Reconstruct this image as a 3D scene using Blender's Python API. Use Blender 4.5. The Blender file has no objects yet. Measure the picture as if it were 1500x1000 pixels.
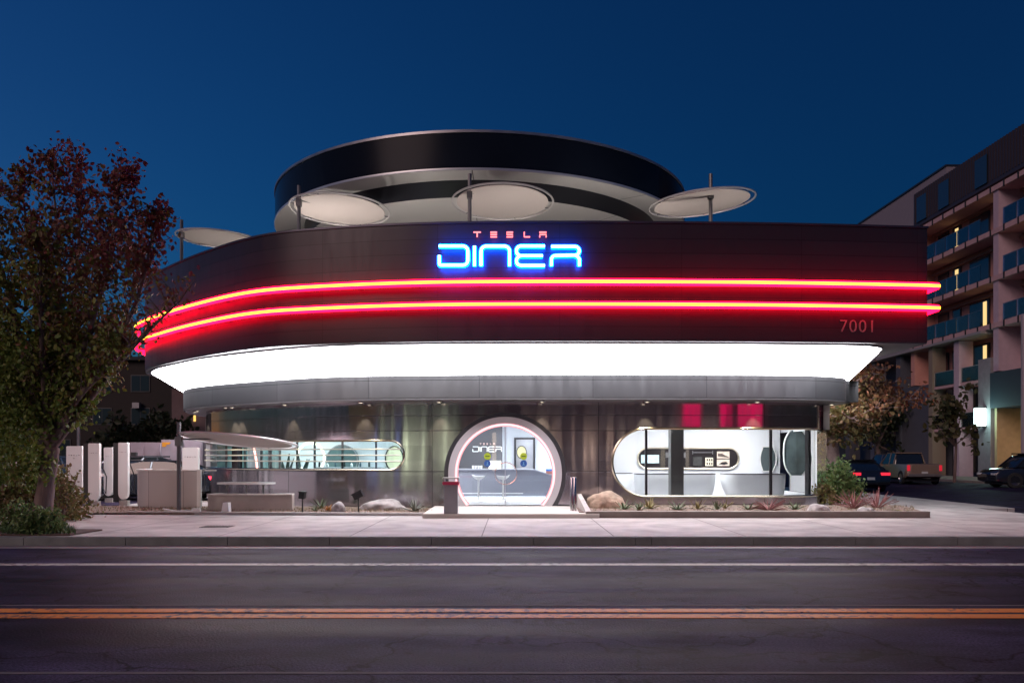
import bpy, math, random
from mathutils import Vector, Matrix
import numpy as np
R = math.radians
SC = bpy.context.scene
COL = SC.collection

# ---------------------------------------------------------------- camera, world, sun, exposure
F, HY, CX, CH = 1200.0, 668.0, 750.0, 1.6          # focal in px of the 1500 wide photo, horizon row, centre column, eye height
cam = bpy.data.cameras.new('camera')
cam.sensor_width = 36.0
cam.lens = F / 1500 * 36
cam.shift_y = (HY - 500) / 1500
cam.clip_end = 5000
cam_o = bpy.data.objects.new('camera', cam)
cam_o.location = (0, 0, CH)
cam_o.rotation_euler = (R(90), 0, 0)
COL.objects.link(cam_o)
SC.camera = cam_o

SUN_EL, SUN_ROT = R(-0.1), R(-56)
world = bpy.data.worlds.new('World')
SC.world = world
world.use_nodes = True
wn, wl = world.node_tree.nodes, world.node_tree.links
bg = wn['Background']
sky = wn.new('ShaderNodeTexSky')
sky.sky_type = 'NISHITA'
sky.sun_disc = False
sky.sun_elevation = SUN_EL
sky.sun_rotation = SUN_ROT
sky.air_density = 1.0
sky.dust_density = 1.0
sky.ozone_density = 6.0
tint = wn.new('ShaderNodeMixRGB')
tint.blend_type = 'MULTIPLY'
tint.inputs[0].default_value = 1.0
tint.inputs[2].default_value = (0.8, 1.22, 0.88, 1)
wl.new(sky.outputs[0], tint.inputs[1])
wl.new(tint.outputs[0], bg.inputs[0])
bg.inputs[1].default_value = 0.15

fill_sun = bpy.data.lights.new('fill_sun', 'SUN')            # added fill from behind the camera, standing in for unseen street glow
fill_sun.energy = 0.5
fill_sun.angle = R(30)
fill_sun.color = (1.0, 0.70, 0.64)
fill_sun_o = bpy.data.objects.new('fill_sun', fill_sun)
fill_sun_o.rotation_euler = (R(62), 0, R(-38))
COL.objects.link(fill_sun_o)

SC.view_settings.view_transform = 'Standard'
SC.view_settings.look = 'None'
SC.view_settings.exposure = 1.0
SC.view_settings.gamma = 1.0
SC.cycles.use_denoising = True
SC.cycles.max_bounces = 8
SC.cycles.transparent_max_bounces = 16
SC.cycles.sample_clamp_indirect = 6.0
SC.cycles.caustics_reflective = False
SC.cycles.caustics_refractive = False

def W(px, py, Y):
    """photo pixel at distance Y -> point"""
    return ((px - CX) / F * Y, Y, CH + (HY - py) / F * Y)
def GX(px, Y): return (px - CX) / F * Y
def GZ(py, Y): return CH + (HY - py) / F * Y

# ---------------------------------------------------------------- materials
MATS = {}
def mat(name, col=(.5, .5, .5), metal=0.0, rough=.5, emit=None, es=0.0, var=0.0, vscale=3.0, bump=0.0, bscale=20.0,
        stretch=(1, 1, 1), spec=None, coat=0.0):
    if name in MATS: return MATS[name]
    m = bpy.data.materials.new(name)
    m.use_nodes = True
    n, l = m.node_tree.nodes, m.node_tree.links
    b = n['Principled BSDF']
    b.inputs['Base Color'].default_value = (*col, 1)
    b.inputs['Metallic'].default_value = metal
    b.inputs['Roughness'].default_value = rough
    if spec is not None: b.inputs['Specular IOR Level'].default_value = spec
    if coat: b.inputs['Coat Weight'].default_value = coat
    if emit:
        b.inputs['Emission Color'].default_value = (*emit, 1)
        b.inputs['Emission Strength'].default_value = es
    if var or bump:
        tc = n.new('ShaderNodeTexCoord'); mp = n.new('ShaderNodeMapping')
        mp.inputs['Scale'].default_value = stretch
        l.new(tc.outputs['Object'], mp.inputs[0])
    if var:
        nz = n.new('ShaderNodeTexNoise'); nz.inputs['Scale'].default_value = vscale; nz.inputs['Detail'].default_value = 6
        l.new(mp.outputs[0], nz.inputs['Vector'])
        mr = n.new('ShaderNodeMapRange')
        mr.inputs[1].default_value = .3; mr.inputs[2].default_value = .7
        mr.inputs[3].default_value = 1 - var; mr.inputs[4].default_value = 1 + var
        l.new(nz.outputs[0], mr.inputs[0])
        mx = n.new('ShaderNodeVectorMath'); mx.operation = 'SCALE'
        mx.inputs[0].default_value = col
        l.new(mr.outputs[0], mx.inputs['Scale'])
        l.new(mx.outputs[0], b.inputs['Base Color'])
        mr2 = n.new('ShaderNodeMapRange')
        mr2.inputs[3].default_value = max(.03, rough - .12); mr2.inputs[4].default_value = min(1, rough + .12)
        l.new(nz.outputs[0], mr2.inputs[0]); l.new(mr2.outputs[0], b.inputs['Roughness'])
    if bump:
        nb = n.new('ShaderNodeTexNoise'); nb.inputs['Scale'].default_value = bscale; nb.inputs['Detail'].default_value = 4
        l.new(mp.outputs[0], nb.inputs['Vector'])
        bp = n.new('ShaderNodeBump'); bp.inputs['Strength'].default_value = bump; bp.inputs['Distance'].default_value = .02
        l.new(nb.outputs[0], bp.inputs['Height']); l.new(bp.outputs[0], b.inputs['Normal'])
    MATS[name] = m
    return m

def glow(name, col, s):
    if name in MATS: return MATS[name]
    m = bpy.data.materials.new(name); m.use_nodes = True
    n, l = m.node_tree.nodes, m.node_tree.links
    n.remove(n['Principled BSDF'])
    e = n.new('ShaderNodeEmission'); e.inputs[0].default_value = (*col, 1); e.inputs[1].default_value = s
    l.new(e.outputs[0], n['Material Output'].inputs[0])
    MATS[name] = m
    return m

def glass(name, tintc=(.9, .95, .95), refl=.10, rough=0.02):
    if name in MATS: return MATS[name]
    m = bpy.data.materials.new(name); m.use_nodes = True
    n, l = m.node_tree.nodes, m.node_tree.links
    n.remove(n['Principled BSDF'])
    t = n.new('ShaderNodeBsdfTransparent'); t.inputs[0].default_value = (*tintc, 1)
    g = n.new('ShaderNodeBsdfGlossy'); g.inputs['Roughness'].default_value = rough
    fr = n.new('ShaderNodeFresnel'); fr.inputs[0].default_value = 1.45
    ad = n.new('ShaderNodeMath'); ad.operation = 'ADD'; ad.inputs[1].default_value = refl; ad.use_clamp = True
    l.new(fr.outputs[0], ad.inputs[0])
    mx = n.new('ShaderNodeMixShader')
    l.new(ad.outputs[0], mx.inputs[0]); l.new(t.outputs[0], mx.inputs[1]); l.new(g.outputs[0], mx.inputs[2])
    l.new(mx.outputs[0], n['Material Output'].inputs[0])
    MATS[name] = m
    return m

def clad(name, col, rough, rows, row_h, z0, panel_w, seam=.012, wave=.25, metal=1.0, wavescale=1.1, aniso=0.0, rvar=.06, vmin=None):
    """sheet metal cladding: seams from the UV map (metres), slight oil-canning in the sheets"""
    if name in MATS: return MATS[name]
    m = bpy.data.materials.new(name); m.use_nodes = True
    n, l = m.node_tree.nodes, m.node_tree.links
    b = n['Principled BSDF']
    b.inputs['Metallic'].default_value = metal
    uv = n.new('ShaderNodeUVMap'); sp = n.new('ShaderNodeSeparateXYZ'); l.new(uv.outputs[0], sp.inputs[0])
    def math_(op, a, b_=None, c=None):
        k = n.new('ShaderNodeMath'); k.operation = op
        for i, v in enumerate((a, b_, c)):
            if v is None: continue
            if isinstance(v, (int, float)): k.inputs[i].default_value = v
            else: l.new(v, k.inputs[i])
        return k.outputs[0]
    v0 = math_('SUBTRACT', sp.outputs[1], z0)
    fv = math_('ABSOLUTE', math_('SUBTRACT', math_('FRACT', math_('DIVIDE', v0, row_h)), .5))
    sv = math_('GREATER_THAN', fv, .5 - seam / row_h)
    if vmin is not None:
        sv = math_('MULTIPLY', sv, math_('GREATER_THAN', sp.outputs[1], vmin))
        sv = math_('MAXIMUM', sv, math_('LESS_THAN', math_('ABSOLUTE', math_('SUBTRACT', sp.outputs[1], 1.18)), seam))
    row = math_('FLOOR', math_('DIVIDE', v0, row_h))
    u0 = math_('DIVIDE', sp.outputs[0], panel_w)
    fu = math_('ABSOLUTE', math_('SUBTRACT', math_('FRACT', u0), .5))
    su = math_('GREATER_THAN', fu, .5 - seam * .7 / panel_w)
    s = math_('MAXIMUM', sv, su)
    pid = n.new('ShaderNodeCombineXYZ'); l.new(math_('FLOOR', u0), pid.inputs[0]); l.new(row, pid.inputs[1])
    wh = n.new('ShaderNodeTexWhiteNoise'); wh.noise_dimensions = '3D'; l.new(pid.outputs[0], wh.inputs[0])
    mp = n.new('ShaderNodeMapping'); mp.inputs['Scale'].default_value = (wavescale, wavescale * .06, 1)
    off = n.new('ShaderNodeVectorMath'); off.operation = 'ADD'
    sc2 = n.new('ShaderNodeVectorMath'); sc2.operation = 'SCALE'; sc2.inputs['Scale'].default_value = .012
    l.new(wh.outputs['Color'], sc2.inputs[0]); l.new(uv.outputs[0], off.inputs[0]); l.new(sc2.outputs[0], off.inputs[1])
    l.new(off.outputs[0], mp.inputs[0])
    nz = n.new('ShaderNodeTexNoise'); nz.inputs['Scale'].default_value = 1.0; nz.inputs['Detail'].default_value = 1.5
    l.new(mp.outputs[0], nz.inputs['Vector'])
    h = math_('SUBTRACT', nz.outputs[0], math_('MULTIPLY', s, .15))
    bp = n.new('ShaderNodeBump'); bp.inputs['Strength'].default_value = wave; bp.inputs['Distance'].default_value = .25
    l.new(h, bp.inputs['Height']); l.new(bp.outputs[0], b.inputs['Normal'])
    mr = n.new('ShaderNodeMapRange'); mr.inputs[3].default_value = .86; mr.inputs[4].default_value = 1.1
    l.new(wh.outputs['Value'], mr.inputs[0])
    k = math_('MULTIPLY', mr.outputs[0], math_('SUBTRACT', 1.0, math_('MULTIPLY', s, .85)))
    vs = n.new('ShaderNodeVectorMath'); vs.operation = 'SCALE'; vs.inputs[0].default_value = col
    l.new(k, vs.inputs['Scale']); l.new(vs.outputs[0], b.inputs['Base Color'])
    fine = n.new('ShaderNodeTexNoise'); fine.inputs['Scale'].default_value = 1.0; fine.inputs['Detail'].default_value = 3
    mp2 = n.new('ShaderNodeMapping'); mp2.inputs['Scale'].default_value = (5, .8, 1)
    l.new(uv.outputs[0], mp2.inputs[0]); l.new(mp2.outputs[0], fine.inputs['Vector'])
    l.new(math_('ADD', math_('MULTIPLY', math_('SUBTRACT', fine.outputs[0], .5), rvar * 4), rough), b.inputs['Roughness'])
    if aniso:
        b.inputs['Anisotropic'].default_value = aniso
        tg = n.new('ShaderNodeTangent'); tg.direction_type = 'UV_MAP'; l.new(tg.outputs[0], b.inputs['Tangent'])
    MATS[name] = m
    return m

# ---------------------------------------------------------------- mesh builder
class MB:
    def __init__(s): s.v, s.f, s.m, s.uv = [], [], [], {}
    def add(s, vs, fs, mi=0):
        o = len(s.v); s.v += [tuple(p) for p in vs]
        for f in fs: s.f.append([o + i for i in f]); s.m.append(mi)
        return s
    def box(s, x0, x1, y0, y1, z0, z1, mi=0, M=None):
        vs = [(x, y, z) for z in (z0, z1) for y in (y0, y1) for x in (x0, x1)]
        if M is not None: vs = [M @ Vector(p) for p in vs]
        return s.add(vs, [(0, 2, 3, 1), (4, 5, 7, 6), (0, 1, 5, 4), (2, 6, 7, 3), (0, 4, 6, 2), (1, 3, 7, 5)], mi)
    def sweep(s, pts, r, n=8, mi=0, closed=False, caps=True):
        pts = [Vector(p) for p in pts]; N = len(pts)
        rr = r if isinstance(r, (list, tuple)) else [r] * N
        rings = []; prev = None
        for i, p in enumerate(pts):
            if closed: t = pts[(i + 1) % N] - pts[i - 1]
            else: t = pts[min(i + 1, N - 1)] - pts[max(i - 1, 0)]
            if t.length < 1e-9: t = Vector((0, 0, 1))
            t.normalize()
            if prev is None:
                a = Vector((0, 0, 1)) if abs(t.z) < .9 else Vector((1, 0, 0))
                u = t.cross(a).normalized()
            else:
                u = (prev - t * prev.dot(t))
                u = u.normalized() if u.length > 1e-6 else t.orthogonal().normalized()
            prev = u; w = t.cross(u)
            rings.append([p + (u * math.cos(2 * math.pi * k / n) + w * math.sin(2 * math.pi * k / n)) * rr[i] for k in range(n)])
        vs = [q for g in rings for q in g]; fs = []
        for i in range(N if closed else N - 1):
            a, b_ = i * n, ((i + 1) % N) * n
            for k in range(n):
                fs.append((a + k, a + (k + 1) % n, b_ + (k + 1) % n, b_ + k))
        if caps and not closed:
            fs.append(tuple(range(n))[::-1]); fs.append(tuple((N - 1) * n + k for k in range(n)))
        return s.add(vs, fs, mi)
    def lathe(s, prof, c=(0, 0, 0), n=32, mi=0, M=None, close=True):
        vs = []
        for r, z in prof:
            for k in range(n):
                a = 2 * math.pi * k / n
                p = Vector((r * math.cos(a), r * math.sin(a), z))
                if M is not None: p = M @ p
                vs.append(p + Vector(c))
        fs = []
        for i in range(len(prof) - 1):
            for k in range(n):
                fs.append((i * n + k, i * n + (k + 1) % n, (i + 1) * n + (k + 1) % n, (i + 1) * n + k))
        if close:
            if prof[0][0] > 1e-6: fs.append(tuple(range(n))[::-1])
            if prof[-1][0] > 1e-6: fs.append(tuple((len(prof) - 1) * n + k for k in range(n)))
        return s.add(vs, fs, mi)
    def extrude(s, poly, d0, d1, axis='y', mi=0, M=None):
        """2D outline (a,b) extruded along an axis: y -> (a,d,b)  x -> (d,a,b)  z -> (a,b,d)"""
        def P(a, b_, d):
            p = {'y': (a, d, b_), 'x': (d, a, b_), 'z': (a, b_, d)}[axis]
            return M @ Vector(p) if M is not None else p
        N = len(poly)
        vs = [P(a, b_, d0) for a, b_ in poly] + [P(a, b_, d1) for a, b_ in poly]
        fs = [tuple(range(N))[::-1], tuple(range(N, 2 * N))] + [(i, (i + 1) % N, N + (i + 1) % N, N + i) for i in range(N)]
        return s.add(vs, fs, mi)
    def loft(s, curve, prof, mi=0, caps=True, closed_prof=True, pmi=None):
        """profile [(outward offset, z)] swept along a plan curve, UV in metres"""
        nn = normals(curve); S = arclen(curve); P = len(prof); N = len(curve)
        o = len(s.v)
        for (x, y), (nx, ny) in zip(curve, nn):
            for d, z in prof: s.v.append((x + nx * d, y + ny * d, z))
        K = P if closed_prof else P - 1
        for i in range(N - 1):
            for k in range(K):
                k2 = (k + 1) % P
                f = [o + i * P + k, o + i * P + k2, o + (i + 1) * P + k2, o + (i + 1) * P + k]
                if abs(prof[k][1] - prof[k2][1]) > 1e-4: va, vb = prof[k][1], prof[k2][1]
                else: va, vb = prof[k][0] + 100.05, prof[k2][0] + 100.05
                s.uv[len(s.f)] = [(S[i], va), (S[i], vb), (S[i + 1], vb), (S[i + 1], va)]
                s.f.append(f); s.m.append(pmi[k] if pmi else mi)
        if caps and closed_prof:
            s.f.append([o + k for k in range(P)]); s.m.append(mi)
            s.f.append([o + (N - 1) * P + k for k in range(P)][::-1]); s.m.append(mi)
        return s
    def build(s, name, mats, parent=None, smooth=35, recalc=True):
        me = bpy.data.meshes.new(name)
        me.from_pydata(s.v, [], s.f)
        if not isinstance(mats, (list, tuple)): mats = [mats]
        for m in mats: me.materials.append(m)
        me.polygons.foreach_set('material_index', s.m)
        if s.uv:
            ul = me.uv_layers.new(name='UVMap')
            for p in me.polygons:
                q = s.uv.get(p.index)
                if q:
                    for li, t in zip(p.loop_indices, q): ul.data[li].uv = t
        if recalc:
            import bmesh
            bm = bmesh.new(); bm.from_mesh(me); bmesh.ops.recalc_face_normals(bm, faces=bm.faces); bm.to_mesh(me); bm.free()
        if smooth:
            me.polygons.foreach_set('use_smooth', [True] * len(me.polygons))
            me.set_sharp_from_angle(angle=R(smooth))
        me.update()
        o = bpy.data.objects.new(name, me); COL.objects.link(o)
        if parent is not None:
            o.parent = parent
            o.matrix_parent_inverse = Matrix.Translation(parent.location).inverted() if parent.parent is None and parent.type == 'EMPTY' and not parent.get('local') else Matrix()
        return o

def arclen(c):
    S = [0.0]
    for a, b in zip(c, c[1:]): S.append(S[-1] + math.hypot(b[0] - a[0], b[1] - a[1]))
    return S
def normals(c):
    out = []; N = len(c)
    for i in range(N):
        segs = []
        if i > 0: segs.append((c[i][0] - c[i-1][0], c[i][1] - c[i-1][1]))
        if i < N - 1: segs.append((c[i+1][0] - c[i][0], c[i+1][1] - c[i][1]))
        ns = []
        for tx, ty in segs:
            L = math.hypot(tx, ty) or 1; ns.append((ty / L, -tx / L))
        nx = sum(a for a, _ in ns); ny = sum(b for _, b in ns); L = math.hypot(nx, ny) or 1
        nx, ny = nx / L, ny / L
        k = 1 / max(.5, nx * ns[0][0] + ny * ns[0][1])
        out.append((nx * k, ny * k))
    return out
def spline(pts, per=12):
    out = []
    n = len(pts)
    for i in range(n - 1):
        p0 = pts[max(i - 1, 0)]; p1 = pts[i]; p2 = pts[i + 1]; p3 = pts[min(i + 2, n - 1)]
        for k in range(per):
            t = k / per; t2, t3 = t * t, t * t * t
            out.append(tuple(.5 * (2 * p1[j] + (-p0[j] + p2[j]) * t + (2 * p0[j] - 5 * p1[j] + 4 * p2[j] - p3[j]) * t2 + (-p0[j] + 3 * p1[j] - 3 * p2[j] + p3[j]) * t3) for j in range(len(p1))))
    out.append(tuple(pts[-1]))
    return out
def offset(c, d): return [(x + nx * d, y + ny * d) for (x, y), (nx, ny) in zip(c, normals(c))]

# ---------------------------------------------------------------- object bookkeeping
def tag(o, label=None, cat=None, group=None, kind=None):
    if label: o['label'] = label
    if cat: o['category'] = cat
    if group: o['group'] = group
    if kind: o['kind'] = kind
    return o
def thing(name, label, cat, loc=(0, 0, 0), rz=0, group=None, local=False):
    """local=True: the parts are modelled around the origin and move with the Empty"""
    o = bpy.data.objects.new(name, None); COL.objects.link(o)
    o.location = loc; o.rotation_euler = (0, 0, rz); o.empty_display_size = .2
    if local: o['local'] = 1
    return tag(o, label, cat, group)
def dup(root, loc, rz=0, label=None, group=None, scale=None):
    def cp(o, par):
        c = o.copy(); COL.objects.link(c); c.parent = par
        for ch in [q for q in root_children[o.name]]: cp(ch, c)
        return c
    allo = list(bpy.data.objects)
    root_children = {o.name: [] for o in allo}
    for o in allo:
        if o.parent: root_children[o.parent.name].append(o)
    c = cp(root, None)
    c.location = loc; c.rotation_euler = (0, 0, rz)
    if label: c['label'] = label
    if group: c['group'] = group
    if scale: c.scale = scale if isinstance(scale, (tuple, list)) else (scale,) * 3
    return c
def struct(name, mb, m, **k):
    o = mb.build(name, m, **k); o['kind'] = 'structure'; return o

# ---------------------------------------------------------------- shared materials
STEEL = clad('stainless_cladding', (.45, .41, .46), .15, 0, .42, .21, 4.6, seam=.009, wave=.38, wavescale=.9, metal=.9, rvar=.05, vmin=1.9)
FASCIA = clad('dark_metal_fascia', (.030, .026, .034), .38, 0, .36, 4.42, 3.0, seam=.006, wave=.03, metal=.3, rvar=.06)
RINGM = clad('satin_canopy_metal', (.19, .19, .20), .38, 0, .47, 3.145, 3.0, seam=.006, wave=.03, metal=.8)
DARKMETAL = mat('dark_metal', (.05, .05, .055), .6, .4)
GREYMETAL = mat('grey_metal', (.32, .32, .34), .8, .38, var=.1)
BRASSY = mat('champagne_frame', (.55, .50, .40), 1, .25)
WHITE = mat('white_paint', (.80, .80, .80), 0, .45)
OFFWHITE = mat('interior_white', (.78, .80, .84), 0, .6)
BLACK = mat('black', (.015, .015, .017), 0, .5)
CONC = mat('concrete', (.42, .39, .37), 0, .8, var=.12, vscale=4, bump=.15, bscale=60)
GLASS = glass('clear_glass', (.93, .97, .97), .03)

# ================================================================ SETTING
KERB_Y = 14.7
SW = .15
# ground: one sheet to the horizon, road on it
def ground_mat():
    m = mat('dark_ground', (.05, .045, .045), 0, .9, var=.2, vscale=.5)
    return m
g = MB(); g.box(-900, 900, -400, 1400, -.4, -.02)
struct('ground', g, ground_mat(), smooth=0)

def asphalt():
    m = bpy.data.materials.new('asphalt'); m.use_nodes = True
    n, l = m.node_tree.nodes, m.node_tree.links
    b = n['Principled BSDF']
    tc = n.new('ShaderNodeTexCoord')
    def noise(sc, det, st=(1, 1, 1)):
        mp = n.new('ShaderNodeMapping'); mp.inputs['Scale'].default_value = st
        l.new(tc.outputs['Object'], mp.inputs[0])
        k = n.new('ShaderNodeTexNoise'); k.inputs['Scale'].default_value = sc; k.inputs['Detail'].default_value = det
        l.new(mp.outputs[0], k.inputs['Vector']); return k.outputs[0]
    big = noise(1.0, 5, (.12, 1.1, 1)); patch = noise(2.2, 8, (.5, 1, 1)); fine = noise(42, 5); speck = noise(260, 2)
    def rng(v, a, b_, lo, hi):
        k = n.new('ShaderNodeMapRange'); k.inputs[1].default_value = a; k.inputs[2].default_value = b_
        k.inputs[3].default_value = lo; k.inputs[4].default_value = hi; l.new(v, k.inputs[0]); return k.outputs[0]
    def mul(a, c):
        k = n.new('ShaderNodeMath'); k.operation = 'MULTIPLY'; l.new(a, k.inputs[0]); l.new(c, k.inputs[1]); return k.outputs[0]
    f = mul(mul(rng(big, .35, .65, .45, 1.7), rng(patch, .35, .65, .6, 1.4)), mul(rng(fine, .35, .65, .55, 1.5), rng(speck, .45, .75, .8, 2.0)))
    # crack network
    vo = n.new('ShaderNodeTexVoronoi'); vo.feature = 'DISTANCE_TO_EDGE'; vo.inputs['Scale'].default_value = .55
    wp = n.new('ShaderNodeTexNoise'); wp.inputs['Scale'].default_value = 2.2; wp.inputs['Detail'].default_value = 5
    l.new(tc.outputs['Object'], wp.inputs['Vector'])
    ad = n.new('ShaderNodeVectorMath'); ad.operation = 'ADD'
    l.new(tc.outputs['Object'], ad.inputs[0]); l.new(wp.outputs['Color'], ad.inputs[1]); l.new(ad.outputs[0], vo.inputs['Vector'])
    cr = rng(vo.outputs['Distance'], 0, .02, .15, 1.0)
    f = mul(f, cr)
    vs = n.new('ShaderNodeVectorMath'); vs.operation = 'SCALE'; b.inputs['Specular IOR Level'].default_value = .10
    vs.inputs[0].default_value = (.026, .022, .046)
    l.new(f, vs.inputs['Scale']); l.new(vs.outputs[0], b.inputs['Base Color'])
    l.new(rng(big, .3, .7, .50, .72), b.inputs['Roughness']); b.inputs['IOR'].default_value = 1.28
    bp = n.new('ShaderNodeBump'); bp.inputs['Strength'].default_value = .6; bp.inputs['Distance'].default_value = .012
    l.new(fine, bp.inputs['Height']); l.new(bp.outputs[0], b.inputs['Normal'])
    return m
ASPH = asphalt()
g = MB(); g.box(-200, 200, -8, KERB_Y, -.3, 0)
struct('road', g, ASPH, smooth=0)
g = MB(); g.box(14.2, 27.5, 23.0, 220, -.3, .004); g.box(13.2, 28.5, KERB_Y, 23.0, -.3, .004)
struct('side_street', g, ASPH, smooth=0)
g = MB(); g.box(-60, 14.1, 34, 90, -.3, .155)
g.box(-60, -11.6, 23.2, 34, -.3, .155)
struct('parking_lot', g, ASPH, smooth=0)

# pavement slabs with joints
def paving():
    m = bpy.data.materials.new('pavement_concrete'); m.use_nodes = True
    n, l = m.node_tree.nodes, m.node_tree.links
    b = n['Principled BSDF']; b.inputs['Roughness'].default_value = .75
    tc = n.new('ShaderNodeTexCoord')
    br = n.new('ShaderNodeTexBrick'); br.offset = 0; br.inputs['Scale'].default_value = 1
    br.inputs['Mortar Size'].default_value = .012; br.inputs['Brick Width'].default_value = 2.4; br.inputs['Row Height'].default_value = 2.3
    br.inputs['Color1'].default_value = (.40, .385, .375, 1); br.inputs['Color2'].default_value = (.465, .445, .43, 1); br.inputs['Mortar'].default_value = (.12, .11, .11, 1)
    mp = n.new('ShaderNodeMapping'); mp.inputs['Location'].default_value = (.55, .35, 0)
    l.new(tc.outputs['Object'], mp.inputs[0]); l.new(mp.outputs[0], br.inputs[0])
    nz = n.new('ShaderNodeTexNoise'); nz.inputs['Scale'].default_value = 1.6; nz.inputs['Detail'].default_value = 8
    l.new(tc.outputs['Object'], nz.inputs['Vector'])
    nf = n.new('ShaderNodeTexNoise'); nf.inputs['Scale'].default_value = 70; nf.inputs['Detail'].default_value = 3
    l.new(tc.outputs['Object'], nf.inputs['Vector'])
    mr = n.new('ShaderNodeMapRange'); mr.inputs[1].default_value = .3; mr.inputs[2].default_value = .7; mr.inputs[3].default_value = .66; mr.inputs[4].default_value = 1.14
    l.new(nz.outputs[0], mr.inputs[0])
    gv = n.new('ShaderNodeTexVoronoi'); gv.inputs['Scale'].default_value = 1.9; l.new(tc.outputs['Object'], gv.inputs['Vector'])
    gr_ = n.new('ShaderNodeMapRange'); gr_.inputs[1].default_value = .05; gr_.inputs[2].default_value = .075; gr_.inputs[3].default_value = .45; gr_.inputs[4].default_value = 1
    l.new(gv.outputs['Distance'], gr_.inputs[0])
    gm_ = n.new('ShaderNodeMath'); gm_.operation = 'MULTIPLY'; l.new(mr.outputs[0], gm_.inputs[0]); l.new(gr_.outputs[0], gm_.inputs[1]); mr = gm_
    mr2 = n.new('ShaderNodeMapRange'); mr2.inputs[1].default_value = .3; mr2.inputs[2].default_value = .7; mr2.inputs[3].default_value = .88; mr2.inputs[4].default_value = 1.1
    l.new(nf.outputs[0], mr2.inputs[0])
    mu = n.new('ShaderNodeMath'); mu.operation = 'MULTIPLY'; l.new(mr.outputs[0], mu.inputs[0]); l.new(mr2.outputs[0], mu.inputs[1])
    vs = n.new('ShaderNodeVectorMath'); vs.operation = 'SCALE'; l.new(br.outputs[0], vs.inputs[0]); l.new(mu.outputs[0], vs.inputs['Scale'])
    l.new(vs.outputs[0], b.inputs['Base Color'])
    return m
PAVE = paving()
RKX = GX(955, KERB_Y)   # the red kerb starts here
g = MB(); g.box(-60, 13.0, KERB_Y + .16, 34, -.3, SW)
g.box(13.0, 14.05, 22.9, 34, -.3, SW)
struct('pavement', g, PAVE, smooth=0)
def kerbmat(name, col):
    return mat(name, col, 0, .75, var=.22, vscale=3, bump=.2, bscale=40)
g = MB()
x = -60.0
while x < RKX - .2:
    g.extrude([(KERB_Y, -.2), (KERB_Y + .155, -.2), (KERB_Y + .155, SW + .004), (KERB_Y + .025, SW + .004), (KERB_Y, SW - .02)], x, min(x + 1.83, RKX) - .012, 'x')
    x += 1.83
struct('kerb', g, kerbmat('kerb_concrete', (.16, .17, .165)), smooth=0)
g = MB()
x = RKX
while x < 12.4:
    g.extrude([(KERB_Y, -.2), (KERB_Y + .155, -.2), (KERB_Y + .155, SW + .004), (KERB_Y + .025, SW + .004), (KERB_Y, SW - .02)], x, x + 1.82, 'x')
    x += 1.83
struct('kerb', g, kerbmat('kerb_concrete', (.16, .17, .165)), smooth=0)
g = MB(); g.box(-60, 13, KERB_Y - .45, KERB_Y - .003, -.2, .004)
struct('gutter', g, mat('gutter_concrete', (.20, .19, .19), 0, .6, var=.25, vscale=2.5), smooth=0)

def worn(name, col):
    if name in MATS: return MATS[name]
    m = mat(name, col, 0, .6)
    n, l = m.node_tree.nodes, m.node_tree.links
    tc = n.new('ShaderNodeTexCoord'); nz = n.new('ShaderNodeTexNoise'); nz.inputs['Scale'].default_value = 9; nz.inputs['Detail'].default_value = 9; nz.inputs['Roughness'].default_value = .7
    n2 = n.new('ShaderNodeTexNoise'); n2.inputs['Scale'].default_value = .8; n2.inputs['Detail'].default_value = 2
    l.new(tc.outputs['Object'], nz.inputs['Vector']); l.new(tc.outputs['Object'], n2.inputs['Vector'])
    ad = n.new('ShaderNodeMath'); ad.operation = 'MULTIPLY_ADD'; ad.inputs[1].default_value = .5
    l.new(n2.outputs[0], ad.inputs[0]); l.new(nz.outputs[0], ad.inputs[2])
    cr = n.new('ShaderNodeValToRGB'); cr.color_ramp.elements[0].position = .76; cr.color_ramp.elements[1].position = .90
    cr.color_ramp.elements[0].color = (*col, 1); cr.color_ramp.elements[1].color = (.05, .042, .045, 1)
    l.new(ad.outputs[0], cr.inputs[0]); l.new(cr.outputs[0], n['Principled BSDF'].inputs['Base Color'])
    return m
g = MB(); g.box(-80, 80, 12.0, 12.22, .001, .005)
struct('cream_trail_line', g, worn('cream_trail_paint', (.50, .50, .46)), smooth=0)  # painted stripe standing in for the cream light trail of passing cars
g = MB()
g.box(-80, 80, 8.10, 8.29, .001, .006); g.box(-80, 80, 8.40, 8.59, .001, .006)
struct('amber_trail_lines', g, worn('amber_trail_paint', (.80, .26, .02)), smooth=0)  # double line painted in place of the amber light trail
g = MB(); g.box(-80, 80, 6.02, 6.08, .001, .0035); g.box(-80, 80, 8.77, 8.82, .001, .0035)
struct('road_seam', g, mat('seam_grit', (.11, .10, .11), 0, .8, var=.6, vscale=5, stretch=(.6, 4, 1)), smooth=0)

# raised plaza at the building
FZ = .25
g = MB(); g.box(-2.1, 2.05, 19.2, 22.3, 0, FZ - .0)
struct('entrance_path', g, mat('entry_concrete', (.52, .48, .44), 0, .7, var=.08, vscale=2), smooth=0)
# apartment side pavement
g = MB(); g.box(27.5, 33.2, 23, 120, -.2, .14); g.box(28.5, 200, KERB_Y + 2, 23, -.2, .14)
struct('far_pavement', g, mat('far_pavement_concrete', (.25, .22, .2), 0, .8, var=.15), smooth=0)

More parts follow.
